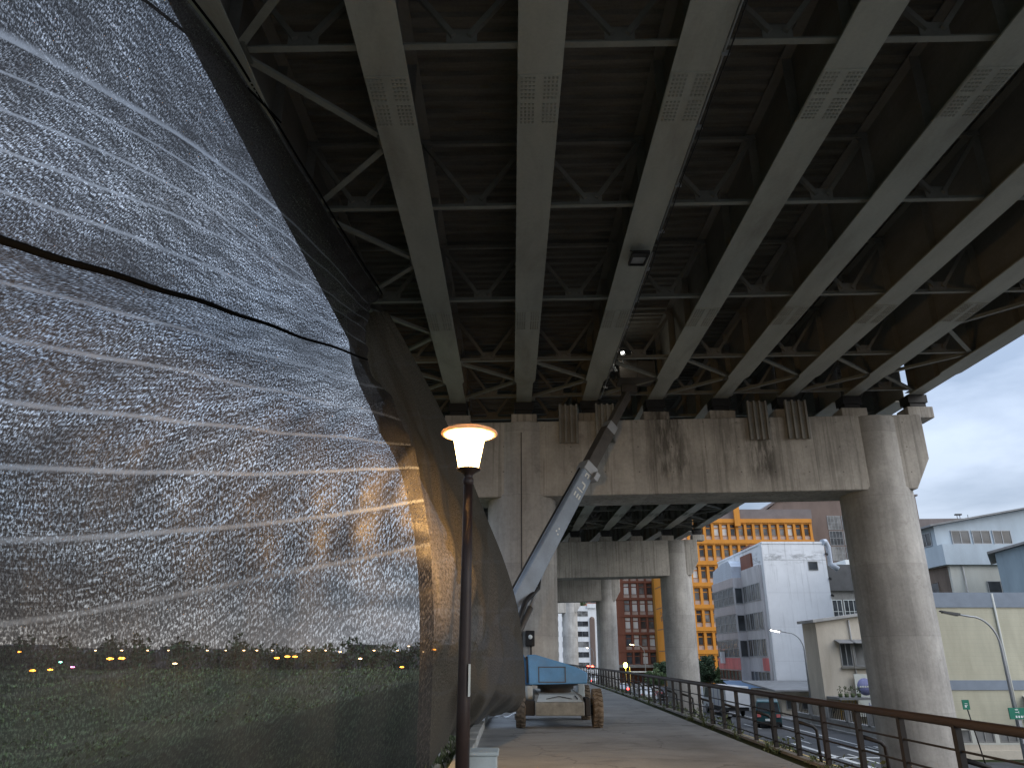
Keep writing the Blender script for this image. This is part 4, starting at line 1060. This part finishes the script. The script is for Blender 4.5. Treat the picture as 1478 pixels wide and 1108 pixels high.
# banner beside the house
bn=thing('banner','tall ivory banner with a violet round emblem on the cream house, beside the big column','sign',(24.8,55.6,-1))
b=MB(); b.box(24.05,25.8,55.55,55.62,-2.2,.55); b.build('board',M['ivory'],bn)
b=MB(); b.lathe((24.72,55.54,-.28),[(0,0),(.56,0),(.56,.02)],32,axis='y'); em=b.build('emblem',M['purple'],bn)
b=MB()
for k in range(5): b.box(24.33+.17*k,24.45+.17*k,55.52,55.538,-.33,-.22)
b.build('emblem_lettering',M['ivory'],em)
b=MB()
for k in range(4):
    for (dx,dz,w,h) in ((0,0,.22,.04),(.09,-.12,.04,.2),(0,.1,.22,.03)): b.box(25.42+dx,25.42+dx+w,55.53,55.548,.2-k*.32+dz,.2-k*.32+dz+h)
for k in range(3):
    for (dx,dz,w,h) in ((0,0,.05,.3),(.08,.1,.14,.05),(.08,-.0,.14,.05)): b.box(24.8+.3*k+dx,24.8+.3*k+dx+w,55.53,55.548,-1.6+dz,-1.6+dz+h)
b.build('lettering',M['purple'],bn)
# --- low shed in front of the white block
ls=thing('shed','low lean-to shed with a thin grey roof in front of the tall white wall','shed',(25,69,G0))
b=MB(); b.box(22.4,29.5,66.5,74.5,G0,-1.05); b.build('wall',M['cream'],ls)
b=MB(); b.prism([(65.6,-1.02),(74.8,-.55),(74.8,-.42),(65.6,-.9)],21.7,30,'x'); b.build('roof',M['roofgrey'],ls)
for (x,w) in ((22.8,1.0),(24.1,1.0),(26.2,1.6)): window(ls,x,66.46,-2.4,w,1.0,'gl_dark','slide','alu')
aw=thing('awning','slanting blue sheet awning over the pavement below the red panels','awning',(23.5,80,G0))
b=MB(); b.prism([(78.3,-1.45),(82.2,-.72),(82.2,-.64),(78.3,-1.37)],21.9,25.0,'x'); b.build('canopy',M['awnblue'],aw)
for (x,y) in ((22,78.5),(24.8,78.5),(22,82),(24.8,82)):
    b=MB(); b.tube([(x,y,G0+.1),(x,y,-.9)],.04,6); b.build('leg',M['galv'],aw)
# --- beige sided factory
fa=thing('factory','beige ribbed factory hall with two blue-grey bands, behind the green road signs','factory',(27,46,G0))
FX0,FX1,FY=21.5,44,40.0
b=MB(); b.box(FX0,FX1,FY,FY+6,-1.55,4.1); b.build('wall',M['beige'],fa)
b=MB(); b.box(FX0-.06,FX1,FY-.06,FY+6.06,4.1,4.85); b.box(FX0-.05,FX1,FY-.05,FY+6.05,.12,.58); b.build('band',M['bandgrey'],fa)
b=MB(); b.box(FX0-.02,FX1,FY-.02,FY+6,G0,-2.35); b.box(FX0-.1,FX1,FY-.12,FY,G0,-2.62); b.build('plinth_wall',M['cream'],fa)
b=MB(); b.box(FX0-.03,FX1,FY-.03,FY+6,-1.7,-1.55); b.box(FX0-.03,FX1,FY-.03,FY+6,-2.36,-2.28)
for i in range(20): b.box(FX0+i*1.15,FX0+.22+i*1.15,FY-.025,FY+.3,-2.3,-1.68)
b.build('window_frame',M['creampale'],fa)
for i in range(8): window(fa,FX0+.24+i*1.15,FY+.03,-2.27,.9,.58,'gl_mid','slide','grime')
b=MB(); b.box(FX0+.9+9,FX1,FY+.03,FY+.05,-2.27,-1.7); b.build('window_band',M['gl_mid'],fa)
b=MB(); b.tube([(25.15,FY-.06,4.8),(25.15,FY-.06,-2.8)],.055,8); b.build('downpipe',M['creampale'],fa)
window(fa,26.3,FY-.015,.75,2.6,1.0,'gl_blind','slide','alu')
b=MB(); b.prism([(FY-1.4,-.55),(FY,-.2),(FY,-.14),(FY-1.4,-.49)],25.6,31,'x'); b.build('canopy',M['creampale'],fa)
b=MB(); b.box(25.9,31,FY-.5,FY-.02,-1.5,-.62); sgn=b.build('shop_sign',mat('maroon_board',(.10,.025,.03),.6),fa)
# --- grey and blue works behind the factory
wk=thing('works_building','grey works building with a brown stained side and a pale blue top storey','building',(38,64,G0))
b=MB(); b.box(34.9,44,60,72,G0,8.55); b.build('wall',M['creampale'],wk)
b=MB(); b.box(34.86,34.899,60.3,72,G0,8.5); sw=b.build('side_wall',M['brownwall'],wk)
for (y,z) in ((61.9,6.3),(61.9,3.1),(64.8,5.5),(64.8,3.2)): window(wk,34.85,y,z,1.2,1.1,'gl_dark','plain','brownwall','x')
for (x,z) in ((37.6,6.35),(37.6,3.55)): window(wk,x,59.96,z,2.1,.95,'gl_dark','slide','alu')
b=MB(); b.box(34.5,45,59.7,72.2,8.55,10.15); b.build('parapet',M['bluewhite'],wk)
b=MB(); b.prism([(34.7,10.15),(34.7,11.75),(47,13.9),(47,10.15)],60.8,71.5,'y'); b.build('top_storey',M['bluewhite'],wk)
b=MB(); b.prism([(34.2,11.68),(47.5,14.02),(47.5,14.14),(34.2,11.82)],60.3,72,'y'); b.build('roof',M['roofgrey'],wk)
for (x,w) in ((36.0,1.5),(37.7,1.5),(39.4,1.5),(44.0,1.0)): window(wk,x,60.76,10.3,w,1.1,'gl_dark','slide','alu')
for y in (61.4,63.2,65.0): window(wk,34.66,y,10.25,1.5,1.1,'gl_dark','slide','alu','x')
b=MB(); b.tube([(35.9,59.9,8.5),(35.9,59.9,-1)],.06,6); b.build('downpipe',M['wallgrey'],wk)
bw=thing('warehouse','blue-grey sheet metal warehouse with a sloping roof at the right edge of the view','warehouse',(33.9,52.5,G0),rz=-.58)
b=MB(); b.prism([(0,0),(0,11.5),(13,14.6),(13,0)],0,7,'y'); b.build('wall',M['bluegrey'],bw,local=True)
b=MB(); b.prism([(-.45,11.42),(13.3,14.7),(13.3,14.85),(-.45,11.58)],-.35,7.2,'y'); b.build('roof',M['roofgrey'],bw,local=True)
b=MB(); b.prism([(-.02,8.5),(-.5,8.35),(-.8,8.0),(-.75,7.9),(-.4,8.15),(-.02,8.25)],.1,1.0,'x'); b.build('vent_hood',M['darkgrey'],bw,local=True)
b=MB()
for x in (2.2,5.2,8.2): b.box(x,x+.35,-.03,0,0,11.9)
b.build('rib',M['bandgrey'],bw,local=True)
# --- yard wall beside the pavement
yw=thing('yard_wall','grey yard wall with a barred railing between piers, in front of the cream house','wall',(24.4,52,G0))
b=MB(); b.box(21.9,22.15,46,62,G0,-2.35); b.box(21.85,22.2,46,62,-2.36,-2.28); b.build('wall',M['wallgrey'],yw)
b=MB()
for i in range(6): b.box(21.85,22.2,46+i*3.2,46.35+i*3.2,G0,-1.35)
b.build('pillar',M['wallgrey'],yw,bevel=.02)
b=MB()
for i in range(52):
    if (i*.3)%3.2>.35: b.box(22.0,22.04,46+i*.3,46.04+i*.3,-2.3,-1.5)
b.box(21.99,22.05,46,62,-1.56,-1.5); b.build('grille',M['darksteel'],yw)

# ------------------------------------------------------------------ vehicles
def vehicle(name,label,cat,loc,rz,paint,prof,W,wheels,r,glassy,lights=True,rearlit=False,group=None):
    """prof: outline (y,z) of the body, nose at +y; local coordinates, then turned and placed"""
    t=thing(name,label,cat,loc,group,rz)
    b=MB(); n=len(prof); h=max(z for _,z in prof)
    def tap(z): return W/2*(1-.16*max(0,(z-.85)/(h-.85+1e-6)))
    vs=[]
    for s in (-1,1):
        for (y,z) in prof: vs.append((s*tap(z),y,z))
    fs=[list(range(n)),list(range(2*n-1,n-1,-1))]+[[i,i+n,(i+1)%n+n,(i+1)%n] for i in range(n)]
    b.add(vs,fs); b.build('body',paint,t,local=True,bevel=.05)
    for g in glassy:                         # quads listed as (x,y,z)
        b=MB(); b.add(g,[list(range(len(g)))]); b.build('window',M['gl_dark'],t,local=True)
    for y in wheels:
        for s in (-1,1):
            b=MB(); b.lathe((s*(W/2-.1),y,r),[(r*.6,-.1),(r,-.09),(r,.09),(r*.6,.1)],20,axis='x'); w=b.build('wheel',M['tyre'],t,local=True)
            b=MB(); b.lathe((s*(W/2-.1),y,r),[(0,-.08*1),(r*.6,-.1),(r*.6,.1),(0,.08)],16,axis='x'); b.build('rim',M['hub'],w,local=True)
    y0=min(y for y,_ in prof); y1=max(y for y,_ in prof)
    for s in (-1,1):
        b=MB(); b.box(s*W*.38-.13,s*W*.38+.13,y0-.03,y0+.02,.72,.92); b.build('tail_light',M['e_tail'] if rearlit else M['redtile'],t,local=True)
        b=MB(); b.box(s*W*.36-.15,s*W*.36+.15,y1-.02,y1+.03,.62,.78); b.build('headlight',M['signwhite'],t,local=True)
    b=MB(); b.box(-.26,.26,y0-.035,y0+.01,.48,.62); b.build('licence_plate',M['signwhite'],t,local=True)
    b=MB(); b.box(-W*.45,W*.45,y0-.06,y0+.05,.28,.44); b.build('bumper',M['black'],t,local=True,bevel=.02)
    return t
def van_glass(prof,W,k0=.82):
    return None
VP=[(-2.1,.3),(-2.15,.95),(-1.95,1.72),(-1.6,1.82),(.75,1.80),(1.5,1.05),(2.05,.92),(2.15,.35)]
def cab_glass(W,y0,y1,z0,z1,fy0,fy1,by):
    w0,w1=W/2*.985,W/2*.87
    return [[(-w1*.9,by-.0,z1),(w1*.9,by-.0,z1),(w0*.88,by-.17,z0),(-w0*.88,by-.17,z0)],
            [(-w1*.9,fy0,z1),(w1*.9,fy0,z1),(w0*.88,fy1,z0),(-w0*.88,fy1,z0)],
            [(-w0-.005,y0,z0),(-w1-.02,y0+.1,z1),(-w1-.02,y1-.3,z1),(-w0-.005,y1,z0)],
            [(w0+.005,y0,z0),(w1+.02,y0+.1,z1),(w1+.02,y1-.3,z1),(w0+.005,y1,z0)]]
vg=cab_glass(1.7,-1.8,1.2,1.08,1.66,.94,1.48,-1.99)
vehicle('parked_van','small dark teal van parked at the roadside between the railing posts, its tail towards us','van',(18.6,58.3,-2.996),-.30,M['carteal'],VP,1.7,(-1.3,1.35),.31,vg)
CP=[(-2.15,.32),(-2.2,.85),(-1.9,.98),(-1.35,1.45),(.35,1.46),(1.1,.98),(2.1,.82),(2.2,.36)]
cg=cab_glass(1.72,-1.7,1.0,.98,1.38,.47,1.07,-1.5)
vehicle('car','white car on the road beyond the second pier, left of the dark car','car',(14.9,89,-2.996),0.0,M['carwhite'],CP,1.74,(-1.35,1.35),.31,cg)
vehicle('car','dark car beside the white one on the road, in front of the second pier column','car',(17.7,93,-2.996),0.0,M['cardark'],CP,1.74,(-1.35,1.35),.31,cg)
vehicle('car','silver car far down the road with glowing red tail lights','car',(14.2,104,-2.996),0,M['carsilver'],CP,1.74,(-1.35,1.35),.31,cg,rearlit=True)
vehicle('car','far small car with red tail lights waiting below the red signal','car',(14.3,138,-2.996),0,M['carwhite'],CP,1.74,(-1.35,1.35),.31,cg,rearlit=True)
TP=[(1.6,.55),(1.6,1.2),(1.6,2.35),(3.1,2.35),(3.45,1.35),(3.5,.5)]
tg=[[(-.76,3.13,2.25),(.76,3.13,2.25),(.82,3.46,1.4),(-.82,3.46,1.4)],[(-.905,2.0,1.35),(-.86,2.05,2.1),(-.86,2.9,2.1),(-.905,3.2,1.35)]]
tr=vehicle('parked_truck','white box truck parked nose away beside the blue awning','truck',(18.6,69.5,-2.996),.05,M['carwhite'],TP,1.9,(-1.6,2.5),.38,tg)
b=MB(); b.box(-1.0,1.0,-3.2,1.5,.75,2.35); bxx=b.build('cargo_box',M['carwhite'],tr,local=True,bevel=.03)
b=MB(); 
for x in (-.02,): b.box(x,x+.04,-3.215,-3.198,.8,2.3)
for y in (-2.4,-1.2,0,1.0): b.box(-1.012,-.999,y,y+.12,.8,2.3)
b.build('rib',M['purple'],bxx,local=True)
b=MB(); b.box(-.9,.9,-3.1,3.2,.48,.74); b.build('chassis',M['black'],tr,local=True)
tk=vehicle('parked_truck','white truck with a rounded tarpaulin load, in front of the white box truck','truck',(17.3,79.5,-2.996),.03,M['carwhite'],TP,1.9,(-1.6,2.5),.38,tg)
b=MB(); b.prism([(-.98,.75),(-.98,1.9),(-.7,2.3),(0,2.45),(.7,2.3),(.98,1.9),(.98,.75)],-3.2,1.5,'y'); b.build('load_cover',M['corr'],tk,local=True,bevel=.05)
b=MB(); b.lathe((0,-3.22,1.5),[(.42,0),(.5,0),(.5,.02),(.42,.02),(.42,0)],24,axis='y'); b.build('round_mark',M['galv'],tk,local=True)
b=MB(); b.box(-.9,.9,-3.1,3.2,.48,.74); b.build('chassis',M['black'],tk,local=True)
def scooter(label,loc,rz):
    t=thing('scooter',label,'scooter',loc,'scooters by the road',rz)
    for y in (-.6,.6):
        b=MB(); b.lathe((0,y,.25),[(.14,-.05),(.25,-.045),(.25,.045),(.14,.05),(.14,-.05)],18,axis='x'); w=b.build('wheel',M['tyre'],t,local=True)
        b=MB(); b.lathe((0,y,.25),[(0,-.04),(.14,-.04),(.14,.04),(0,.04)],12,axis='x'); b.build('rim',M['hub'],w,local=True)
    b=MB(); b.prism([(-.85,.55),(-.75,.72),(-.1,.74),(0,.42),(.25,.3),(.3,.3),(.42,.95),(.55,.9),(.5,.3),(.2,.18),(-.3,.22),(-.6,.45)],-.16,.16,'x'); b.build('body',M['cardark'],t,local=True,bevel=.03)
    b=MB(); b.prism([(-.78,.73),(-.7,.82),(-.1,.82),(-.05,.74)],-.14,.14,'x'); b.build('seat',M['black'],t,local=True,bevel=.02)
    b=MB(); b.tube([(-.33,.36,1.02),(-.1,.44,1.0),(.1,.44,1.0),(.33,.36,1.02)],.02,6); b.tube([(0,.44,1.0),(0,.6,.3)],.03,6); b.build('handlebar',M['black'],t,local=True)
scooter('black scooter parked on the road between the box truck and the railing',(16.0,60,-2.996),.1)

# ------------------------------------------------------------------ street lamps, signals, signs
def street_lamp(y,label,lit,x=23.2,h=6.75,arm=2.1):
    t=thing('street_lamp',label,'street lamp',(x,y,G0),'curved street lamps along the road')
    b=MB(); z=G0
    pts=[(x,y,z),(x,y,z+h-1.6)]
    for k in range(1,9):
        a=pi/2*k/8; pts.append((x-arm*.55*(1-cos(a)),y,z+h-1.6+1.35*sin(a)))
    pts.append((x-arm*.95,y,z+h-.12))
    b.tube(pts,[.085]+[.06]+[.045]*8+[.04],10); b.build('pole',M['alu'],t)
    b=MB(); b.bar((x-arm*.8,y,z+h-.16),(x-arm*1.22,y,z+h+.0),.24,.12,w2=.2,h2=.06); hd=b.build('lamp_head',M['galv'] if lit else M['darkgrey'],t)
    b=MB(); b.bar((x-arm*.86,y,z+h-.215),(x-arm*1.18,y,z+h-.07),.2,.05); b.build('lens',lit if lit else M['gl_dark'],hd)
    return t
street_lamp(62,'curved street lamp glowing white against the tall white wall',M['e_white'])
street_lamp(37,'curved street lamp, unlit, in front of the beige factory hall',None)
street_lamp(135,'curved street lamp glowing warm before the red brown tiled block',M['e_warm'],x=22.9)
t=street_lamp(150,'far street lamp glowing amber beside the red traffic signal',M['e_warm'],x=15.7,h=6.4,arm=1.2)
ts=thing('traffic_signal','traffic signal shining red far down the road past the blue engine cover','traffic light',(14.9,148,G0))
b=MB(); b.tube([(15.8,148,G0),(15.8,148,-.3),(14.2,148,-.2)],.07,8); b.build('pole',M['galv'],ts)
for (x,z) in ((14.3,-.25),(15.1,-.25)):
    b=MB(); b.box(x-.25,x+.25,147.8,148.1,z-.3,z+.45); hh=b.build('signal_head',M['black'],ts)
    b=MB(); b.lathe((x,147.78,z+.15),[(0,-.03),(.22,-.02),(.25,.02)],14,axis='y'); b.build('lens',M['e_red'],hh)
nl=thing('neon_lamp','bright yellow-green glowing lamp on twin posts, below the red brown block','lamp',(19.1,131,G0))
b=MB(); b.blob((18.9,131,.35),.32,.3,.42,14,9,.1); b.build('bulb',M['e_lime'],nl)
for x in (18.9,19.6):
    b=MB(); b.tube([(x,131,G0),(x,131,.1)],.07,8); b.build('post',M['lineyellow'],nl)
b=MB(); b.box(18.9,23.5,131.1,131.3,-.75,-.6); b.build('crossbar',M['creampale'],nl)
def strokes(b,x,y,z,s):
    """an illegible written character of crossing strokes"""
    for _ in range(random.randint(4,6)):
        if random.random()<.6: h=random.uniform(0,.9)*s; w=random.uniform(.5,.95)*s; b.box(x+(s-w)/2,x+(s+w)/2,y-.012,y,z+h,z+h+s*.10)
        else: h=random.uniform(.4,.95)*s; a=random.uniform(.1,.85)*s; b.box(x+a,x+a+s*.10,y-.014,y,z+random.uniform(0,.1)*s,z+h)
gs=thing('road_sign','green road name board with white characters on the near street lamp pole','road sign',(23.9,36.7,-1.5))
b=MB(); b.box(22.75,24.9,36.72,36.78,-.98,-.50); bd=b.build('board',M['signgreen'],gs)
b=MB(); random.seed(31)
for k in range(4): strokes(b,23.0+k*.48,36.72,-.74,.2)
for k in range(14): b.box(23.0+k*.12,23.07+k*.12,36.705,36.72,-.92,-.83)
b.build('lettering',M['signwhite'],bd)
b=MB(); b.box(23.35,23.95,36.72,36.78,-2.35,-1.02); bd=b.build('board',M['signgreen'],gs)
b=MB()
for k in range(4): strokes(b,23.5,36.72,-2.25+k*.3,.22)
b.build('lettering',M['signwhite'],bd)
b=MB(); b.box(23.13,23.27,36.78,36.9,-2,-.6); b.build('bracket',M['galv'],gs)
ss=thing('road_sign','small green sign on a thin slanting pole before the beige factory wall','road sign',(21.4,37.5,G0))
b=MB(); b.tube([(21.65,37.5,G0),(21.3,37.5,-.55)],.03,8); b.build('pole',M['darksteel'],ss)
b=MB(); b.box(21.1,21.42,37.45,37.49,-.62,-.2); bd=b.build('board',M['signgreen'],ss)
b=MB(); strokes(b,21.16,37.45,-.54,.2); b.build('lettering',M['signwhite'],bd)
# overhead wires
for i,(p,q,s) in enumerate((((62,70,13),(90,60,15),.6),)):
    b=MB(); p,q=V(p),V(q); b.tube([p.lerp(q,k/12)-V((0,0,s*4*(k/12)*(1-k/12))) for k in range(13)],.025,5)
    tag(b.build('power_line',M['black']),'thin power line against the sky above the pale blue roof at right','power line')

# ------------------------------------------------------------------ trees
def tree(label,x,y,h,r,conifer=False,leaf='leaf1',group='dark trees along the road'):
    t=thing('tree',label,'tree',(x,y,G0),group)
    b=MB(); b.tube([(x,y,G0-.1),(x+.08,y,G0+h*.3),(x,y+.05,G0+h*.7)],[.2,.15,.06],8)
    for k in range(5):
        a=k*1.3; b.tube([(x,y,G0+h*(.3+.08*k)),(x+cos(a)*r*.5,y+sin(a)*r*.5,G0+h*(.45+.09*k))],[.07,.025],6)
    b.build('trunk',M['bark'],t)
    b=MB()
    n=34
    for k in range(n):
        if conifer:
            f=random.random()**.8; rr=r*(1-f)*.9; z=G0+h*(.12+.88*f)
        else:
            f=random.random(); rr=r*.8*math.sqrt(random.random()); z=G0+h*(.35+.55*f*math.sqrt(max(0,1-(rr/r)**2)))
        a=random.uniform(0,2*pi); s=r*random.uniform(.22,.42)*(1-.5*f if conifer else 1)
        leafc(b,(x+cos(a)*rr,y+sin(a)*rr,z),s,s,s*.75,120,.10,.26)
    b.build('crown',M[leaf],t,recalc=False)
tree('round dark tree left of the second pier column, before the red brown block',23.4,118,4.9,2.3)
tree('dark bushy tree left of the white building, biggest of its clump',25.7,103,5.2,2.0)
tree('lighter green bushy tree close against the white building front',26.2,97,3.9,1.3,False,'leaf2')
tree('dark low tree between the second pier column and the bushy clump',24.6,108,4.6,1.7)
tree('broad green tree behind the white cars, under the second pier',20.5,112,3.2,1.6,False,'leaf2')

# ------------------------------------------------------------------ far river bank seen through the net
random.seed(11)
b=MB()
x=-900.
while x<-8:
    h=random.choice([random.uniform(9,13),random.uniform(12,19)]); w=random.uniform(7,16); y=430+random.uniform(-15,25)
    for k in range(3): leafc(b,(x+random.uniform(-3,3),y,-5+h*.5),w*.6,5,h*.55,46,.9,2.0)
    x+=w*.62
tag(b.build('far_wood',M['leaf1'],recalc=False),'dark line of trees along the far river bank','wood',kind='stuff')
b=MB(); b.box(-1400,-6,470,500,-6,3.5)
for k in range(70):
    x=-1300+k*18.5; b.box(x,x+random.uniform(6,16),462,490,-6,random.uniform(3,9))
tag(b.build('far_town',mat('far_town_grey',(.10,.10,.105),.9,0,.3,.05)),'dark low roofs of the town along the horizon','town',kind='stuff')
b=MB()
for k in range(420):
    y=45+360*random.random()**1.7; x=-random.uniform(.09,1.05)*y-8; q=y/160+.5; leafc(b,(x,y,-4.6),random.uniform(1,4)*q,random.uniform(1,2)*q,random.uniform(.4,1.3)*q,36,.13*q,.34*q)
tag(b.build('floodplain_scrub',M['leaf2'],recalc=False),'scattered scrub on the grassy floodplain','scrub',kind='stuff')
LP=[(-146,240,-2.3,'a',1.1),(-143,244,-2.1,'a',.9),(-189,300,3.4,'a',.8),(-138,240,.1,'t',.6),(-134,240,-1.3,'k',.7),(-123,240,1.1,'a',1.2),(-119.5,240,1.2,'a',1.2),(-103,240,-.3,'p',.8),(-117,300,3.9,'p',.5),(-110,300,3.9,'p',.4),(-103,300,3.9,'p',.5),(-98,300,3.9,'p',.5),(-92,300,3.9,'p',.4),(-72,240,1.3,'a',.9),(-68.8,240,1.7,'a',.9),(-66.5,240,1.7,'a',.8),(-78,300,3.9,'p',.5),(-71.6,300,3.9,'p',.4),(-66,300,3.4,'p',.5),(-46.5,240,1.1,'p',.6),(-44,300,3.9,'p',.5),(-53,300,3.9,'p',.5),(-33.6,240,-1.3,'a',.6),(-39.7,300,5.4,'p',.4),(-34,300,3.4,'p',.5),(-30,300,4.2,'a',.9),(-225,300,3.7,'p',.6),(-205,300,3.7,'p',.5),(-160,300,3.9,'p',.5),(-150,300,3.9,'p',.5),(-140,300,3.9,'p',.5),(-132,300,3.9,'p',.5)]
EM={'a':('e_amber','amber'),'p':('e_pale','pale yellow'),'t':('e_teal','teal green'),'k':('e_pink','pink red')}
for (x,y,z,c,r) in LP:
    m,nm=EM[c]
    t=thing('bank_lamp','tiny %s lamp shining on the far river bank, seen through the big net'%nm,'lamp',(x,y,-5.2),'%s lamps on the far river bank'%nm)
    b=MB(); b.blob((x,y,z),r*.95,.3,r*.26,10,6); b.build('bulb',M[m],t)
    b=MB(); b.tube([(x,y,-5.3),(x,y,z)],.05,5); b.build('pole',M['black'],t)

# ------------------------------------------------------------------ sky, sun, camera
w=bpy.data.worlds.new('World'); sc.world=w; w.use_nodes=True
nt=w.node_tree; nt.nodes.clear(); T=NT(nt)
out=T.n('ShaderNodeOutputWorld'); bg=T.n('ShaderNodeBackground')
SUN_EL,SUN_AZ=radians(28),radians(128)          # azimuth measured from +Y towards +X
sky=T.n('ShaderNodeTexSky',sky_type='NISHITA'); sky.sun_disc=False; sky.sun_elevation=SUN_EL; sky.sun_rotation=SUN_AZ
sky.air_density=1.3; sky.dust_density=3; sky.ozone_density=1.5
tc=T.n('ShaderNodeTexCoord'); D=T.sep(tc.outputs['Generated'])
zc=T.math('MAXIMUM',D[2],.02)
# cloud layer: project the direction on a flat ceiling
den=T.math('ADD',zc,.16)
cx=T.math('DIVIDE',D[0],den); cy=T.math('DIVIDE',D[1],den)
cb=T.n('ShaderNodeCombineXYZ'); T.l(cx,cb.inputs[0]); T.l(cy,cb.inputs[1])
c1=T.noise(cb.outputs[0],1.05,6,.52,.35)
base=T.mixc(T.ramp(c1,.40,.60,0,1),(1.75,2.2,3.0),(3.45,4.0,4.95))
grad=T.math('MULTIPLY',T.ramp(D[2],.1,.95,1.0,3.6),T.ramp(D[2],.0,.35,1.05,1.0))                   # overcast: brighter overhead
base=T.mixc(1.0,base,grad,'MULTIPLY')
warm=T.math('MULTIPLY',T.ramp(D[2],0,.10,1,0),T.ramp(D[0],-.6,.1,1,0))
base=T.mixc(T.math('MULTIPLY',warm,.7),base,(5.2,4.6,3.7))
skyc=T.mixc(.86,sky.outputs[0],base)
T.l(skyc,bg.inputs[0]); bg.inputs[1].default_value=.09
T.l(bg.outputs[0],out.inputs[0])
sd_=bpy.data.lights.new('sun','SUN'); sd_.energy=.9; sd_.angle=radians(60); sd_.color=(1,.97,.93)
so_=bpy.data.objects.new('sun',sd_); COL.objects.link(so_)
sv=V((sin(SUN_AZ)*cos(SUN_EL),cos(SUN_AZ)*cos(SUN_EL),sin(SUN_EL)))
so_.rotation_euler=sv.to_track_quat('Z','Y').to_euler(); so_.location=sv*60
cam=bpy.data.cameras.new('camera'); co=bpy.data.objects.new('camera',cam); COL.objects.link(co); sc.camera=co
cam.sensor_width=36; cam.lens=36*1060/1478.; cam.clip_end=8000; cam.clip_start=.05
co.location=(0,0,1.7); co.rotation_euler=(radians(90+20.34),0,0)
sc.view_settings.view_transform='Standard'; sc.view_settings.look='None'; sc.view_settings.exposure=.9; sc.view_settings.gamma=1
sc.render.resolution_x=1024; sc.render.resolution_y=767
sc.cycles.use_denoising=True
sc.cycles.max_bounces=8; sc.cycles.transparent_max_bounces=16; sc.cycles.sample_clamp_indirect=6
